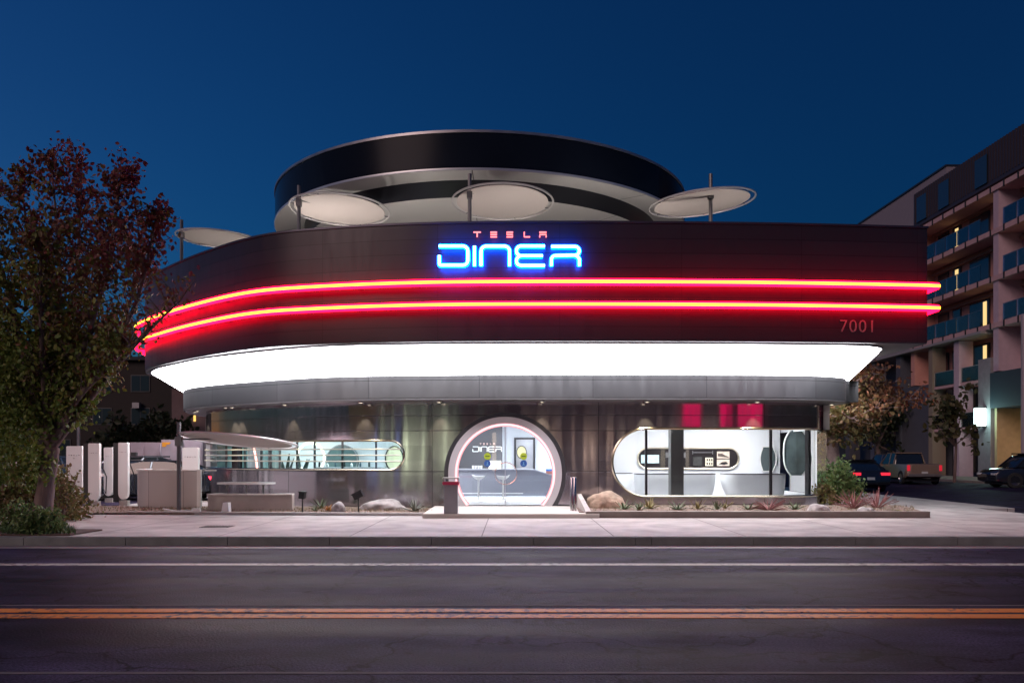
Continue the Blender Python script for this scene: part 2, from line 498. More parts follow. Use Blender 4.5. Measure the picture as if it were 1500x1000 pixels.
# hills far off
rnd = random.Random(5)
g = MB(); pts = []
for i in range(81):
    x = -700 + i * 14
    h = 20 + 30 * math.exp(-((x + 330) / 160) ** 2) + 8 * math.sin(x * .02) + rnd.uniform(-1.5, 1.5)
    pts.append((x, h))
for (x0, h0), (x1, h1) in zip(pts, pts[1:]):
    g.add([(x0, 640, -1), (x1, 640, -1), (x1, 760, h1), (x0, 760, h0), (x1, 950, -1), (x0, 950, -1)], [(0, 1, 2, 3), (3, 2, 4, 5)])
struct('hills', g, mat('hill_scrub', (.02, .025, .02), 0, .95, var=.3, vscale=.05), smooth=60)

# ================================================================ THE DINER
F_front = spline([(-13.1, 38), (-13.05, 32), (-12.65, 28.6), (-11.85, 26.6), (-10.35, 24.78), (-8.60, 23.0), (-6.66, 21.4), (-5.0, 20.72), (-2.2, 20.2), (1, 20.08), (5, 20.15), (7.6, 20.3), (10.4, 20.55)], 10)
F_all = F_front + [(10.42, 20.56), (10.46, 26), (10.5, 38)]
G_c = [(-11.9, 36), (-11.65, 30.5), (-11.17, 28), (-10.5, 26.35), (-9.45, 25.1), (-7.7, 23.75), (-4.94, 22.2), (-1.5, 21.65), (2, 21.6), (5, 21.6), (7.6, 21.75), (8.9, 22.3), (9.45, 23.2), (9.58, 24.5), (9.6, 36)]
O_c = [(-12.8, 36), (-12.75, 31), (-12.35, 28.2), (-11.55, 26.45), (-10.15, 24.80), (-8.40, 23.08), (-5.1, 20.97), (-2.2, 20.42), (1, 20.3), (5, 20.37), (8.3, 20.6), (9.4, 21.0), (9.8, 21.9), (9.9, 23.5), (9.9, 36)]
G_ = spline(G_c, 10)
O_ = spline(O_c, 10)
W_ = spline([(-11.2, 36), (-10.95, 30.5), (-10.5, 28.2), (-9.95, 26.9), (-8.9, 25.65), (-7.2, 24.4), (-4.7, 23.05), (-1.5, 22.62), (2, 22.6), (5, 22.6), (7.4, 22.72), (8.5, 23.15), (8.97, 23.9), (9.07, 25), (9.1, 36)], 16)

diner = thing('diner_building', 'rounded metal diner with red neon bands, a glowing white soffit and a round entrance', 'diner building', (0, 24, 0))
ZF0, ZF1 = 4.45, 7.31
# fascia
mb = MB(); mb.loft(F_all, [(0, ZF0), (0, ZF1), (-.28, ZF1), (-.28, ZF0)])
mb.build('fascia', FASCIA, diner)
mb = MB(); mb.loft(F_all, [(.03, ZF1 + .001), (.03, ZF1 + .05), (-.31, ZF1 + .05), (-.31, ZF1 + .001)])
mb.build('coping', mat('coping_metal', (.08, .08, .10), .8, .4), diner)
mb = MB(); poly = [p for p in offset(F_all, -.29)]
mb.extrude([(x, y) for x, y in poly], 5.75, 5.95, 'z')
mb.build('roof_deck', mat('roof_deck', (.3, .29, .28), 0, .8), diner, smooth=0)
mb = MB(); mb.extrude([(x, y) for x, y in offset(F_all, -.01)], ZF0 - .03, ZF0 - .002, 'z')
mb.build('overhang_soffit', mat('soffit_metal', (.12, .12, .13), .7, .35), diner, smooth=0)
# glowing soffit between the fascia and the canopy ring
mb = MB()
N = len(O_)
mb.add([(x, y, ZF0 - .045) for x, y in O_] + [(x, y, 3.74) for x, y in G_], [(i, i + 1, N + i + 1, N + i) for i in range(N - 1)])
mb.build('light_soffit', glow('soffit_light', (.965, .95, 1.0), 6.8), diner)
mb = MB(); mb.sweep([(x, y, ZF0 - .045) for x, y in O_], .028, 6)
mb.build('soffit_trim', GREYMETAL, diner)
# canopy ring
mb = MB(); mb.loft(G_, [(0, 3.145), (0, 3.739), (-.4, 3.739), (-.4, 3.145)])
mb.build('canopy_ring', RINGM, diner)
mb = MB(); mb.extrude([(x, y) for x, y in offset(G_, -.01)], 3.10, 3.144, 'z')
mb.build('canopy_underside', mat('canopy_underside', (.2, .2, .21), .5, .45), diner, smooth=0)

# ---- wall with openings, in (arc length, height)
WS = arclen(W_)
def at_s(c, S, s, d=0.0):
    s = max(0, min(S[-1], s))
    import bisect
    i = min(max(bisect.bisect_right(S, s) - 1, 0), len(S) - 2)
    t = (s - S[i]) / max(1e-9, S[i+1] - S[i])
    x = c[i][0] + (c[i+1][0] - c[i][0]) * t; y = c[i][1] + (c[i+1][1] - c[i][1]) * t
    n0, n1 = NRM[id(c)][i], NRM[id(c)][i+1]
    nx = n0[0] + (n1[0] - n0[0]) * t; ny = n0[1] + (n1[1] - n0[1]) * t
    return x + nx * d, y + ny * d, nx, ny
NRM = {id(W_): normals(W_), id(F_front): normals(F_front), id(G_): normals(G_)}
def s_px(c, S, px, front=True):
    best = None
    r = (px - CX) / F
    for i in range(len(c) - 1):
        a = c[i][0] - r * c[i][1]; b = c[i+1][0] - r * c[i+1][1]
        if a * b <= 0 and a != b:
            t = a / (a - b); y = c[i][1] + (c[i+1][1] - c[i][1]) * t
            if best is None or y < best[0]: best = (y, S[i] + (S[i+1] - S[i]) * t)
    return best[1]
DZ0, DZC, DR = FZ, 1.13, 1.56                       # entrance circle
s_door = s_px(W_, WS, 740)
LW0, LW1, LZC, LH = s_px(W_, WS, 330) - 5.5, s_px(W_, WS, 592), 1.63, .41
RW0, RW1, RZC, RH = s_px(W_, WS, 897), WS[-1] - 7.5, 1.43, .94
SILL0 = LW0
def holes(s):
    if LW0 <= s <= LW1:
        k = LH
        if s > LW1 - LH: k = math.sqrt(max(0, LH**2 - (s - LW1 + LH)**2))
        return (LZC - k, LZC + k)
    if RW0 <= s <= RW1:
        k = RH
        if s < RW0 + RH: k = math.sqrt(max(0, RH**2 - (RW0 + RH - s)**2))
        return (RZC - k, RZC + k)
    if abs(s - s_door) <= DR:
        k = math.sqrt(max(0, DR**2 - (s - s_door)**2))
        if abs(s - s_door) < 1e-9: k = DR
        return (max(DZ0 - .1, DZC - k), DZC + k)
    return None
ss = set(round(x, 5) for x in WS)
def dense(a, b, n, mode):
    for k in range(n + 1):
        t = k / n
        if mode == 0: u = 1 - math.cos(t * math.pi / 2)       # dense at a
        elif mode == 1: u = math.sin(t * math.pi / 2)         # dense at b
        else: u = .5 - .5 * math.cos(t * math.pi)
        ss.add(round(a + (b - a) * u, 5))
dense(LW1 - LH, LW1, 16, 1); dense(RW0, RW0 + RH, 20, 0); dense(s_door - DR, s_door + DR, 48, 2)
for v in (LW0, RW1): ss.add(round(v, 5)); ss.add(round(v + .001, 5)); ss.add(round(v - .001, 5))
ss = sorted(ss)
WZ0, WZ1 = .12, 3.12
mb = MB()
def wv(s, z): x, y, _, _ = at_s(W_, WS, s); return (x, y, z)
for a, b in zip(ss, ss[1:]):
    if b - a < 1e-6: continue
    ha, hb = holes(a + 1e-7), holes(b - 1e-7)
    mid = holes((a + b) / 2)
    if mid is None:
        quads = [((WZ0, WZ1), (WZ0, WZ1))]
    else:
        ha = ha or (mid[0] + (mid[1]-mid[0]) / 2,) * 2; hb = hb or (mid[0] + (mid[1]-mid[0]) / 2,) * 2
        quads = [((WZ0, ha[0]), (WZ0, hb[0])), ((ha[1], WZ1), (hb[1], WZ1))]
    for (a0, a1), (b0, b1) in quads:
        o = len(mb.v)
        mb.v += [wv(a, a0), wv(b, b0), wv(b, b1), wv(a, a1)]
        mb.uv[len(mb.f)] = [(a, a0), (b, b0), (b, b1), (a, a1)]
        mb.f.append([o, o + 1, o + 2, o + 3]); mb.m.append(0)
wall = mb.build('wall', STEEL, diner, smooth=0, recalc=False)
import bmesh
bm = bmesh.new(); bm.from_mesh(wall.data)
bmesh.ops.remove_doubles(bm, verts=bm.verts, dist=2e-4)
bm.to_mesh(wall.data); bm.free()
wall.data.polygons.foreach_set('use_smooth', [True] * len(wall.data.polygons))
so = wall.modifiers.new('thick', 'SOLIDIFY'); so.thickness = .22; so.offset = -1; so.material_offset = 1; so.material_offset_rim = 0
wall.data.materials.append(OFFWHITE)
es = wall.modifiers.new('split', 'EDGE_SPLIT'); es.split_angle = R(35)

# window frames follow the openings
def frame_path(kind, d, inset=0.0):
    P = []
    if kind == 'left':
        for k in range(60): P.append((LW0 + (LW1 - LH - LW0) * k / 60, LZC - LH + inset))
        for k in range(25):
            a = -math.pi / 2 + math.pi * k / 24
            P.append((LW1 - LH + (LH - inset) * math.cos(a), LZC + (LH - inset) * math.sin(a)))
        for k in range(1, 61): P.append((LW1 - LH - (LW1 - LH - LW0) * k / 60, LZC + LH - inset))
    else:
        for k in range(60): P.append((RW1 - (RW1 - RW0 - RH) * k / 60, RZC - RH + inset))
        for k in range(31):
            a = -math.pi / 2 - math.pi * k / 30
            P.append((RW0 + RH + (RH - inset) * math.cos(a), RZC + (RH - inset) * math.sin(a)))
        for k in range(1, 61): P.append((RW0 + RH + (RW1 - RW0 - RH) * k / 60, RZC + RH - inset))
    out = []
    for s, z in P:
        x, y, _, _ = at_s(W_, WS, s, d); out.append((x, y, z))
    return out
def sheet(s0, s1, hole, d, n=50):
    mb = MB(); ks = [s0 + (s1 - s0) * k / n for k in range(n + 1)]
    if hole == 'right': ks = [s0 + RH * (1 - math.cos(math.pi / 2 * k / 14)) for k in range(14)] + [s0 + RH + (s1 - s0 - RH) * k / n for k in range(n + 1)]
    if hole == 'left': ks = [s0 + (s1 - LH - s0) * k / n for k in range(n)] + [s1 - LH + LH * math.sin(math.pi / 2 * k / 14) for k in range(15)]
    vs = []
    for s in ks:
        h = holes(min(max(s, s0 + 1e-6), s1 - 1e-6))
        x, y, _, _ = at_s(W_, WS, s, d); vs += [(x, y, h[0]), (x, y, h[1])]
    mb.add(vs, [(2*i, 2*i+2, 2*i+3, 2*i+1) for i in range(len(ks) - 1)])
    return mb
def tbar(s, z0, z1, w, d, depth=.08):
    """upright bar at arc length s"""
    x, y, nx, ny = at_s(W_, WS, s, d)
    M = Matrix.Translation((x, y, 0)) @ Matrix.Rotation(math.atan2(nx, -ny), 4, 'Z')
    mb = MB(); mb.box(-w/2, w/2, -depth/2, depth/2, z0, z1, M=M); return mb
wl_ = sheet(LW0, LW1, 'left', -.13).build('window', glass('band_window_glass', (.80, .95, .93), .04), diner, recalc=False)
MB().sweep(frame_path('left', -.02), .035, 6).build('frame', BRASSY, wl_)
for px in (352, 388, 429, 455, 497, 548):
    if px > 340: tbar(s_px(W_, WS, px), LZC - LH, LZC + LH, .045, -.17, .05).build('mullion', DARKMETAL, wl_)
for k, z in enumerate((1.80, 1.63, 1.46)):
    ks = [LW0 + (LW1 - .08 - LW0) * i / 70 for i in range(71)]
    MB().sweep([(*at_s(W_, WS, s, .03)[:2], z) for s in ks], .022, 6).build('louvre', mat('louvre_paint', (.72, .70, .62), .3, .35), wl_)
tbar(s_px(W_, WS, 345), LZC - LH, LZC + LH, .32, -.05, .16).build('pier', STEEL, wl_)
wr = sheet(RW0, RW1, 'right', -.12).build('window', glass('room_window_glass', (.95, .97, .97), .02), diner, recalc=False)
MB().sweep(frame_path('right', -.02), .04, 6).build('frame', BRASSY, wr)
for px in (948, 1133): tbar(s_px(W_, WS, px), RZC - RH, RZC + RH, .065, -.18, .07).build('mullion', DARKMETAL, wr)
tbar(s_px(W_, WS, 1193), RZC - RH, RZC + RH, .12, -.2, .12).build('mullion', DARKMETAL, wr)

# entrance: deep ring, neon tube, glass leaf
ex, ey, _, _ = at_s(W_, WS, s_door)
entr = thing('entrance_door', 'round glass entrance with a thick pale ring and a pink neon tube', 'entrance', (ex, ey, FZ))
def ring_arc(r0, r1, y0, y1, zc=DZC, zmin=FZ + .001, n=72):
    """annulus sector standing on the floor, axis along Y"""
    a_out = math.asin(max(-1, (zmin - zc) / r1)); mb = MB()
    vs = []
    for k in range(n + 1):
        for r, y in ((r0, y0), (r1, y0), (r1, y1), (r0, y1)):
            al = math.asin(max(-1, (zmin - zc) / r))
            a = al + (math.pi - 2 * al) * k / n
            vs.append((ex + r * math.cos(a), y, zc + r * math.sin(a)))
    fs = []
    for k in range(n):
        for j in range(4):
            fs.append((4*k + j, 4*k + (j+1) % 4, 4*k + 4 + (j+1) % 4, 4*k + 4 + j))
    fs += [(0, 1, 2, 3), (4*n + 3, 4*n + 2, 4*n + 1, 4*n)]
    mb.add(vs, fs); return mb
ring_arc(1.545, 1.66, ey - .30, ey - .02).build('outer_rim', mat('rim_dark', (.10, .10, .11), .8, .4), entr)
ring_arc(1.36, 1.544, ey - .34, ey + .30).build('ring', mat('ring_pale', (.56, .53, .56), .3, .45), entr)
tp = []
for k in range(81):
    r = 1.335; al = math.asin((FZ + .02 - DZC) / r); a = al + (math.pi - 2 * al) * k / 80
    tp.append((ex + r * math.cos(a), ey - .25, DZC + r * math.sin(a)))
MB().sweep(tp, .026, 8).build('neon_tube', glow('pink_neon', (1.0, .30, .32), 1.7), entr)
tp2 = [(ex + (x - ex) * .985, y + .34, DZC + (z - DZC) * .985) for x, y, z in tp]
MB().sweep(tp2, .018, 8).build('inner_neon_tube', glow('pink_neon_dim', (1.0, .35, .36), .8), entr)
gm = MB(); pr = []
for k in range(61):
    r = 1.358; al = math.asin((FZ + .005 - DZC) / r); a = al + (math.pi - 2 * al) * k / 60
    pr.append((ex + r * math.cos(a), DZC + r * math.sin(a)))
gm.extrude(pr, ey + .0, ey + .012, 'y')
leaf = gm.build('glass_leaf', GLASS, entr, smooth=0)
hr = [(ex + .02 + .30 * math.cos(a * math.pi / 20), ey - .05, GZ(693, 22.6) + .30 * math.sin(a * math.pi / 20)) for a in range(40)]
MB().sweep(hr, .012, 8, closed=True).build('ring_handle', mat('copper', (.75, .45, .38), 1, .25), leaf)
MB().box(ex - .012, ex + .012, ey - .02, ey - .003, FZ, DZC + 1.3).build('joint', mat('joint_grey', (.45, .45, .5), .5, .3), leaf)
for px in (714, 767):
    X = GX(px, 22.6)
    for py, c, nm in ((668, (.28, .36, .02), 'decal_green'), (678.5, (.015, .06, .22), 'decal_blue')):
        mb = MB(); Z = GZ(py, 22.6)
        mb.extrude([(X + .095 * math.cos(a * math.pi / 12), Z + .095 * math.sin(a * math.pi / 12)) for a in range(24)], ey - .012, ey - .004, 'y')
        dc = mb.build('decal', mat(nm, c, 0, .6, emit=c, es=.25), leaf, smooth=0)
        mb = MB()
        if py == 668: mb.box(X - .06, X + .06, ey - .016, ey - .0125, Z - .012, Z + .012)
        else:
            mb.box(X - .012, X + .012, ey - .016, ey - .0125, Z - .03, Z + .045); mb.box(X - .04, X + .04, ey - .016, ey - .0125, Z - .045, Z - .03)
        mb.build('decal_mark', mat('mark_' + nm, (.02, .05, .02) if py == 668 else (.12, .3, .5), 0, .6), dc, smooth=0)

# downlights under the canopy
for px in (292, 305, 345, 354, 430, 535, 646, 793, 945, 1103, 1200):
    try: s = s_px(W_, WS, px)
    except Exception: s = s_px(W_, WS, 330) - (330 - px) * .06
    x, y, nx, ny = at_s(W_, WS, s, .34)
    mb = MB(); mb.lathe([(.075, 0), (.075, -.035), (.055, -.035)], (x, y, 3.10), 20, close=False)
    d = mb.build('downlight', mat('downlight_trim', (.5, .5, .5), 1, .3), diner)
    mb = MB(); mb.lathe([(.0, -.025), (.055, -.025)], (x, y, 3.10), 20, close=False)
    mb.build('lens', glow('warm_lens', (1.0, .85, .62), 8), d)
    la = bpy.data.lights.new('downlight_beam', 'SPOT'); la.energy = 52; la.color = (1, .84, .55); la.spot_size = R(52); la.spot_blend = .55; la.shadow_soft_size = .03
    lo = bpy.data.objects.new('downlight_beam', la); COL.objects.link(lo)
    lo.location = (x, y, 3.05)
    lo.rotation_euler = Vector((nx * .28, ny * .28, 1)).to_track_quat('Z', 'Y').to_euler()
    lo.parent = d

# interior shell
def room(): pass
inner = offset(W_, -.23)
mb = MB(); mb.extrude(inner, .10, FZ - .001, 'z')
mb.build('floor_slab', mat('terrazzo', (.55, .55, .57), 0, .35, var=.05, vscale=8), diner, smooth=0)
mb = MB(); mb.extrude(inner, 2.93, 3.09, 'z')
mb.build('ceiling', OFFWHITE, diner, smooth=0)
mb = MB()
mb.box(-3.0, -.33, 28.4, 28.5, FZ, 2.93, 1)           # dark panel behind the entrance counter
mb.box(-.34, 3.2, 29.4, 29.5, FZ, 2.93, 0); mb.box(-.40, -.33, 28.5, 29.4, FZ, 2.93, 0)
mb.box(-3.1, -3.0, 23.5, 30, FZ, 2.93, 0)
mb.box(2.55, 2.66, 23.2, 29.4, FZ, 2.93, 0)
mb.box(2.67, 8.8, 26.9, 27.0, FZ, 2.93, 0)
mb.box(-10.8, -3.1, 28.9, 29.0, FZ, 2.93, 0)
mb.build('partition', [OFFWHITE, mat('charcoal_panel', (.10, .10, .115), .1, .5)], diner, smooth=0)

def ceil_light(x, y, w, d, col, s, label, group):
    o = thing('ceiling_light', label, 'ceiling light', (x, y, 2.9), group=group)
    MB().box(x - w/2 - .03, x + w/2 + .03, y - d/2 - .03, y + d/2 + .03, 2.895, 2.928).build('housing', WHITE, o, smooth=0)
    MB().box(x - w/2, x + w/2, y - d/2, y + d/2, 2.885, 2.893).build('diffuser', glow('panel_%g' % s + str(col), col, s), o, smooth=0)
ceil_light(4.6, 24.6, 2.6, .5, (1.0, .98, .97), 20, 'long white ceiling panel above the left half of the white room', 'interior ceiling panels')
ceil_light(7.2, 25.2, 1.5, .5, (1.0, .98, .97), 20, 'short white ceiling panel by the corner of the white room', 'interior ceiling panels')
ceil_light(1.0, 26.5, 2.0, .6, (.92, .92, 1), 34, 'cool ceiling panel over the counter behind the round entrance', 'interior ceiling panels')
ceil_light(-1.6, 25.0, 1.4, .5, (1, .95, .95), 36, 'warm ceiling panel just inside the round entrance, over the stools', 'interior ceiling panels')
ceil_light(-4.6, 26.0, 2.0, .8, (.86, .97, 1), 10, 'cool ceiling panel over the rounded end of the louvred window', 'interior ceiling panels')
ceil_light(-7.6, 27.3, 2.0, .8, (.82, .97, 1), 9, 'cool ceiling panel over the far end of the louvred window', 'interior ceiling panels')

# ---- letters shared by the signs (photo-traced stroke plan, units = photo px)
def arcp(cx, cy, r, a0, a1, n=6):
    return [(cx + r * math.cos(R(a0 + (a1 - a0) * k / n)), cy + r * math.sin(R(a0 + (a1 - a0) * k / n))) for k in range(n + 1)]
LET = {   # zoomed coordinates (x right, y down), five to a pixel
 'D': [[(215, 252)] + arcp(390, 289, 37, -90, 0) + arcp(390, 355, 37, 0, 90) + arcp(229, 380, 12, 90, 180) + [(217, 320)]],
 'I': [[(475, 252), (475, 395)]],
 'N': [[(523, 395)] + arcp(560, 290, 37, 180, 270) + arcp(695, 290, 37, -90, 0) + [(732, 395)]],
 'E': [[(990, 252)] + arcp(815, 284, 32, -90, -180) + arcp(815, 290, 32, 180, 90) + [(975, 322)], [(815, 322)] + arcp(815, 358, 32, -120, -180) + arcp(815, 362, 32, 180, 90) + [(990, 394)]],
 'R': [[(1038, 255)] + arcp(1211, 287, 32, -90, 90, 10) + arcp(1070, 352, 31, -90, -180) + [(1038, 395)], [(1215, 322)] + arcp(1212, 354, 31, -60, 0) + [(1243, 395)]],
}
SM = {'T': [[(468, 151), (522, 151)], [(495, 151), (495, 186)]],
 'E': [[(592, 151), (640, 151)], [(592, 168), (640, 168)], [(592, 185), (640, 185)]],
 'S': [[(758, 151), (712, 151), (712, 168), (755, 168), (755, 185), (710, 185)]],
 'L': [[(840, 148), (840, 185), (882, 185)]],
 'A': [[(950, 151), (1002, 151)], [(953, 188), (953, 168), (1000, 168), (1000, 188)]]}
def letters(root, conv, big_r, small_r, mbig, msmall, inner=None):
    for k, strokes in LET.items():
        mb = MB()
        for st in strokes: mb.sweep([conv(*p) for p in st], big_r, 8)
        o = mb.build('letter', mbig, root); o['label'] = 'large letter %s' % k
        if inner is not None:
            mb = MB()
            for st in strokes: mb.sweep([inner(*p) for p in st], big_r * 2.05, 6)
            mb.build('letter_halo', glow('blue_halo', (.0, .085, 1.0), 26.0), o)
    for k, strokes in SM.items():
        mb = MB()
        for st in strokes: mb.sweep([conv(*p) for p in st], small_r, 6)
        o = mb.build('letter', msmall, root); o['label'] = 'small letter %s' % k
FY = 19.87
def conv_sign(zx, zy, d=0):
    px, py = 600 + zx / 5, 310 + zy / 5
    return (GX(px, FY), FY + d, GZ(py, FY))
sign = thing('neon_sign', 'blue neon word DINER with small red letters above it on the dark fascia', 'neon sign', (0, 20, 6))
letters(sign, conv_sign, .028, .017, glow('blue_neon', (.42, .88, 1.0), 5.0), glow('red_neon_small', (1.0, .16, .17), 1.8),
        inner=lambda zx, zy: conv_sign(zx, zy, .05))
mb = MB()
for zx, zy in ((300, 252), (300, 392), (475, 300), (475, 370), (523, 350), (732, 350), (630, 252), (900, 252), (900, 322), (900, 394), (1120, 255), (1120, 322), (1038, 370), (1243, 370)):
    p = conv_sign(zx, zy); MB().sweep([p, (p[0], 20.12, p[2])], .008, 5).build('standoff', GREYMETAL, sign)

# neon bands round the fascia
NB = F_front[:-1] + [(10.26, 20.54), (10.28, 21.2)]
for k, (z, lab) in enumerate(((5.81, 'upper red neon band with yellow core wrapping the fascia'), (5.265, 'lower red neon band with yellow core wrapping the fascia'))):
    t = thing('neon_band', lab, 'neon band', (0, 20, z), group='neon bands round the fascia')
    # lens shaped channel: middle lit yellow, lips and back red
    MB().loft(NB, [(.31, z - .037), (.345, z - .031), (.345, z + .031), (.31, z + .037)], caps=True).build('core', glow('neon_core', (1.0, .72, .05), 1.5), t)
    MB().loft(NB, [(.24, z - .085), (.31, z - .08), (.338, z - .036), (.338, z + .036), (.31, z + .08), (.24, z + .085)]).build('diffuser', glow('neon_red', (1.0, .002, .020), 7.5), t)
    mb = MB()
    S = arclen(NB); s = 1.0
    NRM[id(NB)] = normals(NB)
    while s < S[-1] - .5:
        x, y, nx, ny = at_s(NB, S, s, .22); x2, y2, _, _ = at_s(NB, S, s, .002)
        MB().sweep([(x, y, z), (x2, y2, z)], .022, 5).build('bracket', DARKMETAL, t); s += 1.5

# street number
fc = bpy.data.curves.new('num', 'FONT'); fc.body = '7001'; fc.size = .44; fc.extrude = .012; fc.space_character = 1.12; fc.offset = -.004
fo = bpy.data.objects.new('num', fc); COL.objects.link(fo)
dg = bpy.context.evaluated_depsgraph_get()
nm = bpy.data.meshes.new_from_object(fo.evaluated_get(dg)); bpy.data.objects.remove(fo)
num = bpy.data.objects.new('house_number', nm); COL.objects.link(num)
nm.materials.append(mat('number_metal', (.20, .16, .18), .3, .5))
num.location = (GX(1229, 20.34), 20.325, GZ(486, 20.33)); num.rotation_euler = (R(90), 0, R(5.0))
tag(num, 'pale metal street number 7001 low on the right of the dark fascia', 'house number')

# ---- round roof canopy
CXr, CYr, RR = -1.18, 32.0, 7.76
roofc = thing('roof_canopy', 'huge round dark glass ring with white underside above the roof terrace', 'roof canopy', (CXr, CYr, 5.95))
MB().lathe([(RR, 10.13), (RR, 11.17), (RR - .12, 11.17), (RR - .12, 10.13), (RR, 10.13)], (CXr, CYr, 0), 128, close=False).build('screen', mat('dark_screen', (.007, .010, .018), 0, .22, spec=.07, bump=.0), roofc)
MB().lathe([(RR + .03, 11.172), (RR + .03, 11.25), (RR - .18, 11.25), (RR - .18, 11.172), (RR + .03, 11.172)], (CXr, CYr, 0), 128, close=False).build('top_rim', GREYMETAL, roofc)
MB().lathe([(RR - .121, 10.5), (6.5, 10.5)], (CXr, CYr, 0), 128, close=False).build('roof_deck', GREYMETAL, roofc)
MB().lathe([(RR + .02, 10.05), (RR + .03, 10.09), (RR + .02, 10.128)], (CXr, CYr, 0), 128, close=False).build('bottom_rim', mat('rim_pale', (.5, .52, .56), .6, .35), roofc)
def petal(name, roots, r0, z0, r1, z1, m):
    mb = MB(); N = 144
    vs = []; 
    for k in range(N):
        a = 2 * math.pi * k / N
        for r, z in ((r0, z0), (r1, z1)): vs.append((CXr + r * math.cos(a), CYr + r * math.sin(a), z))
    o = len(mb.v); mb.v += vs
    for k in range(N):
        a, b = 2 * k, 2 * ((k + 1) % N)
        mb.uv[len(mb.f)] = [(k * .3, 0.2), (k * .3, .8), ((k + 1) * .3, .8), ((k + 1) * .3, .2)]
        mb.f.append([a, a + 1, b + 1, b]); mb.m.append(0)
    return mb.build(name, m, roots)
WUND = clad('white_soffit_panel', (.62, .61, .60), .55, 0, 9, -4, 5.4, seam=.02, wave=.0, metal=0)
petal('soffit', roofc, RR + .02, 10.05, 6.72, 10.12, WUND)
MB().lathe([(6.72, 10.12), (6.60, 9.62)], (CXr, CYr, 0), 128, close=False).build('recess_band', mat('recess_band', (.03, .032, .04), .3, .3), roofc)
petal('inner_soffit', roofc, 6.60, 9.62, 3.0, 9.5, WUND)
MB().lathe([(3.2, 5.95), (3.2, 9.52)], (CXr, CYr, 0), 64, close=False).build('core', mat('core_wall', (.4, .4, .42), .2, .5), roofc)
# terrace uplights (tucked behind the parapet) wash the undersides
def uplight(x, y, e, lab, col=(1.0, .90, .82), size=R(120), tgt=None):
    t = thing('terrace_uplight', lab, 'uplight', (x, y, 5.95), group='uplights behind the roof parapet')
    MB().lathe([(.09, 0), (.09, .16), (.075, .16), (.07, .12)], (x, y, 5.951), 20, close=False).build('housing', DARKMETAL, t)
    MB().lathe([(0, .13), (.07, .13)], (x, y, 5.951), 20, close=False).build('lens', glow('uplight_lens', col, 6), t)
    la = bpy.data.lights.new('uplight_beam', 'SPOT'); la.energy = e; la.color = col; la.spot_size = size; la.spot_blend = .8; la.shadow_soft_size = .15
    lo = bpy.data.objects.new('uplight_beam', la); COL.objects.link(lo); lo.location = (x, y, 6.14)
    d = Vector(tgt) - Vector((x, y, 6.14)) if tgt else Vector((0, 0, 1))
    lo.rotation_euler = (-d).to_track_quat('Z', 'Y').to_euler()
for x, y, e, lab, tg in ((-6.2, 24.0, 170, 'small uplight under the left roof disc', (-5.5, 26, 10)), (-3.6, 22.4, 120, 'small uplight between the left and middle roof discs', (-3.6, 26, 10)), (0.2, 22.2, 120, 'small uplight under the middle roof disc', (0, 25.5, 10)),
        (3.4, 23.0, 110, 'small uplight between the middle and right roof discs', (2.6, 27, 10)), (6.6, 23.2, 90, 'small uplight under the right roof disc', (5.8, 24.3, 10)), (-9.6, 27.3, 60, 'small uplight under the far left roof disc', (-10.3, 27.5, 9))):
    uplight(x, y, e, lab, tgt=tg)

# ---- shade discs
DISC = mat('disc_fabric', (.56, .50, .48), 0, .7)
RIMW = mat('disc_rim', (.62, .60, .60), .3, .4)
MAST = mat('mast_metal', (.16, .16, .17), .6, .45)
def disc(px, py, Y, hw, mastpx, masttop, mz0, tilt, roll, label, mast_lean=0.0):
    X, _, Z = W(px, py, Y); r = hw / F * Y
    mx = GX(mastpx, Y - r * .55); my = Y - r * .55
    o = thing('shade_disc', label, 'shade disc', (mx, my, mz0), group='round shade discs on masts')
    M = Matrix.Translation((X, Y, Z)) @ Matrix.Rotation(roll, 4, 'Y') @ Matrix.Rotation(tilt, 4, 'X')
    mb = MB(); mb.lathe([(0, -.05), (r * .5, -.035), (r * .88, 0), (r * .88, .02), (r * .5, .0), (0, -.02)], n=72, close=False)
    mb.v = [tuple(M @ Vector(p)) for p in mb.v]; mb.build('panel', DISC, o, smooth=60)
    mb = MB(); mb.sweep([M @ Vector((r * .975 * math.cos(2*math.pi*k/72), r * .975 * math.sin(2*math.pi*k/72), .01)) for k in range(72)], .028, 6, closed=True)
    mb.build('rim', RIMW, o)
    mb = MB()
    for a in (20, 75, 140, 200, 255, 320):
        a = R(a); MB().sweep([M @ Vector((r * .87 * math.cos(a), r * .87 * math.sin(a), .012)), M @ Vector((r * .98 * math.cos(a), r * .98 * math.sin(a), .012))], .012, 5).build('clip', MAST, o)
    # arm under the panel to the mast
    e = M @ Vector((0, 0, .05)); zc = Z + .02
    mb.sweep([(mx, my, zc + .02), tuple(e)], .022, 6)
    mb.build('arm', MAST, o)
    zt = GZ(masttop, my)
    mb = MB(); mb.sweep([(mx - mast_lean, my, mz0), (mx, my, Z), (mx + mast_lean * .3, my, zt)], .055, 8); mb.build('mast', MAST, o)
    mb = MB(); mb.box(mx - .075, mx + .075, my - .075, my + .075, Z - .14, Z + .10); mb.build('bracket', MAST, o)
    return o
disc(498, 308, 24.3, 74, 438, 272, 5.951, R(-2), R(2), 'round white shade disc on the roof, left in front of the big ring')
disc(736, 297, 23.6, 76, 688, 255, 5.951, R(-3), R(0), 'round white shade disc on the roof, above the blue sign')
disc(1028, 298, 24.2, 78, 1041, 255, 5.951, R(2), R(-5), 'round white shade disc on the roof, tilted up to the right beside the big ring')
disc(322, 351, 27.4, 62, 266, 322, 5.951, R(1), R(3), 'round white shade disc half hidden by the left end of the fascia')
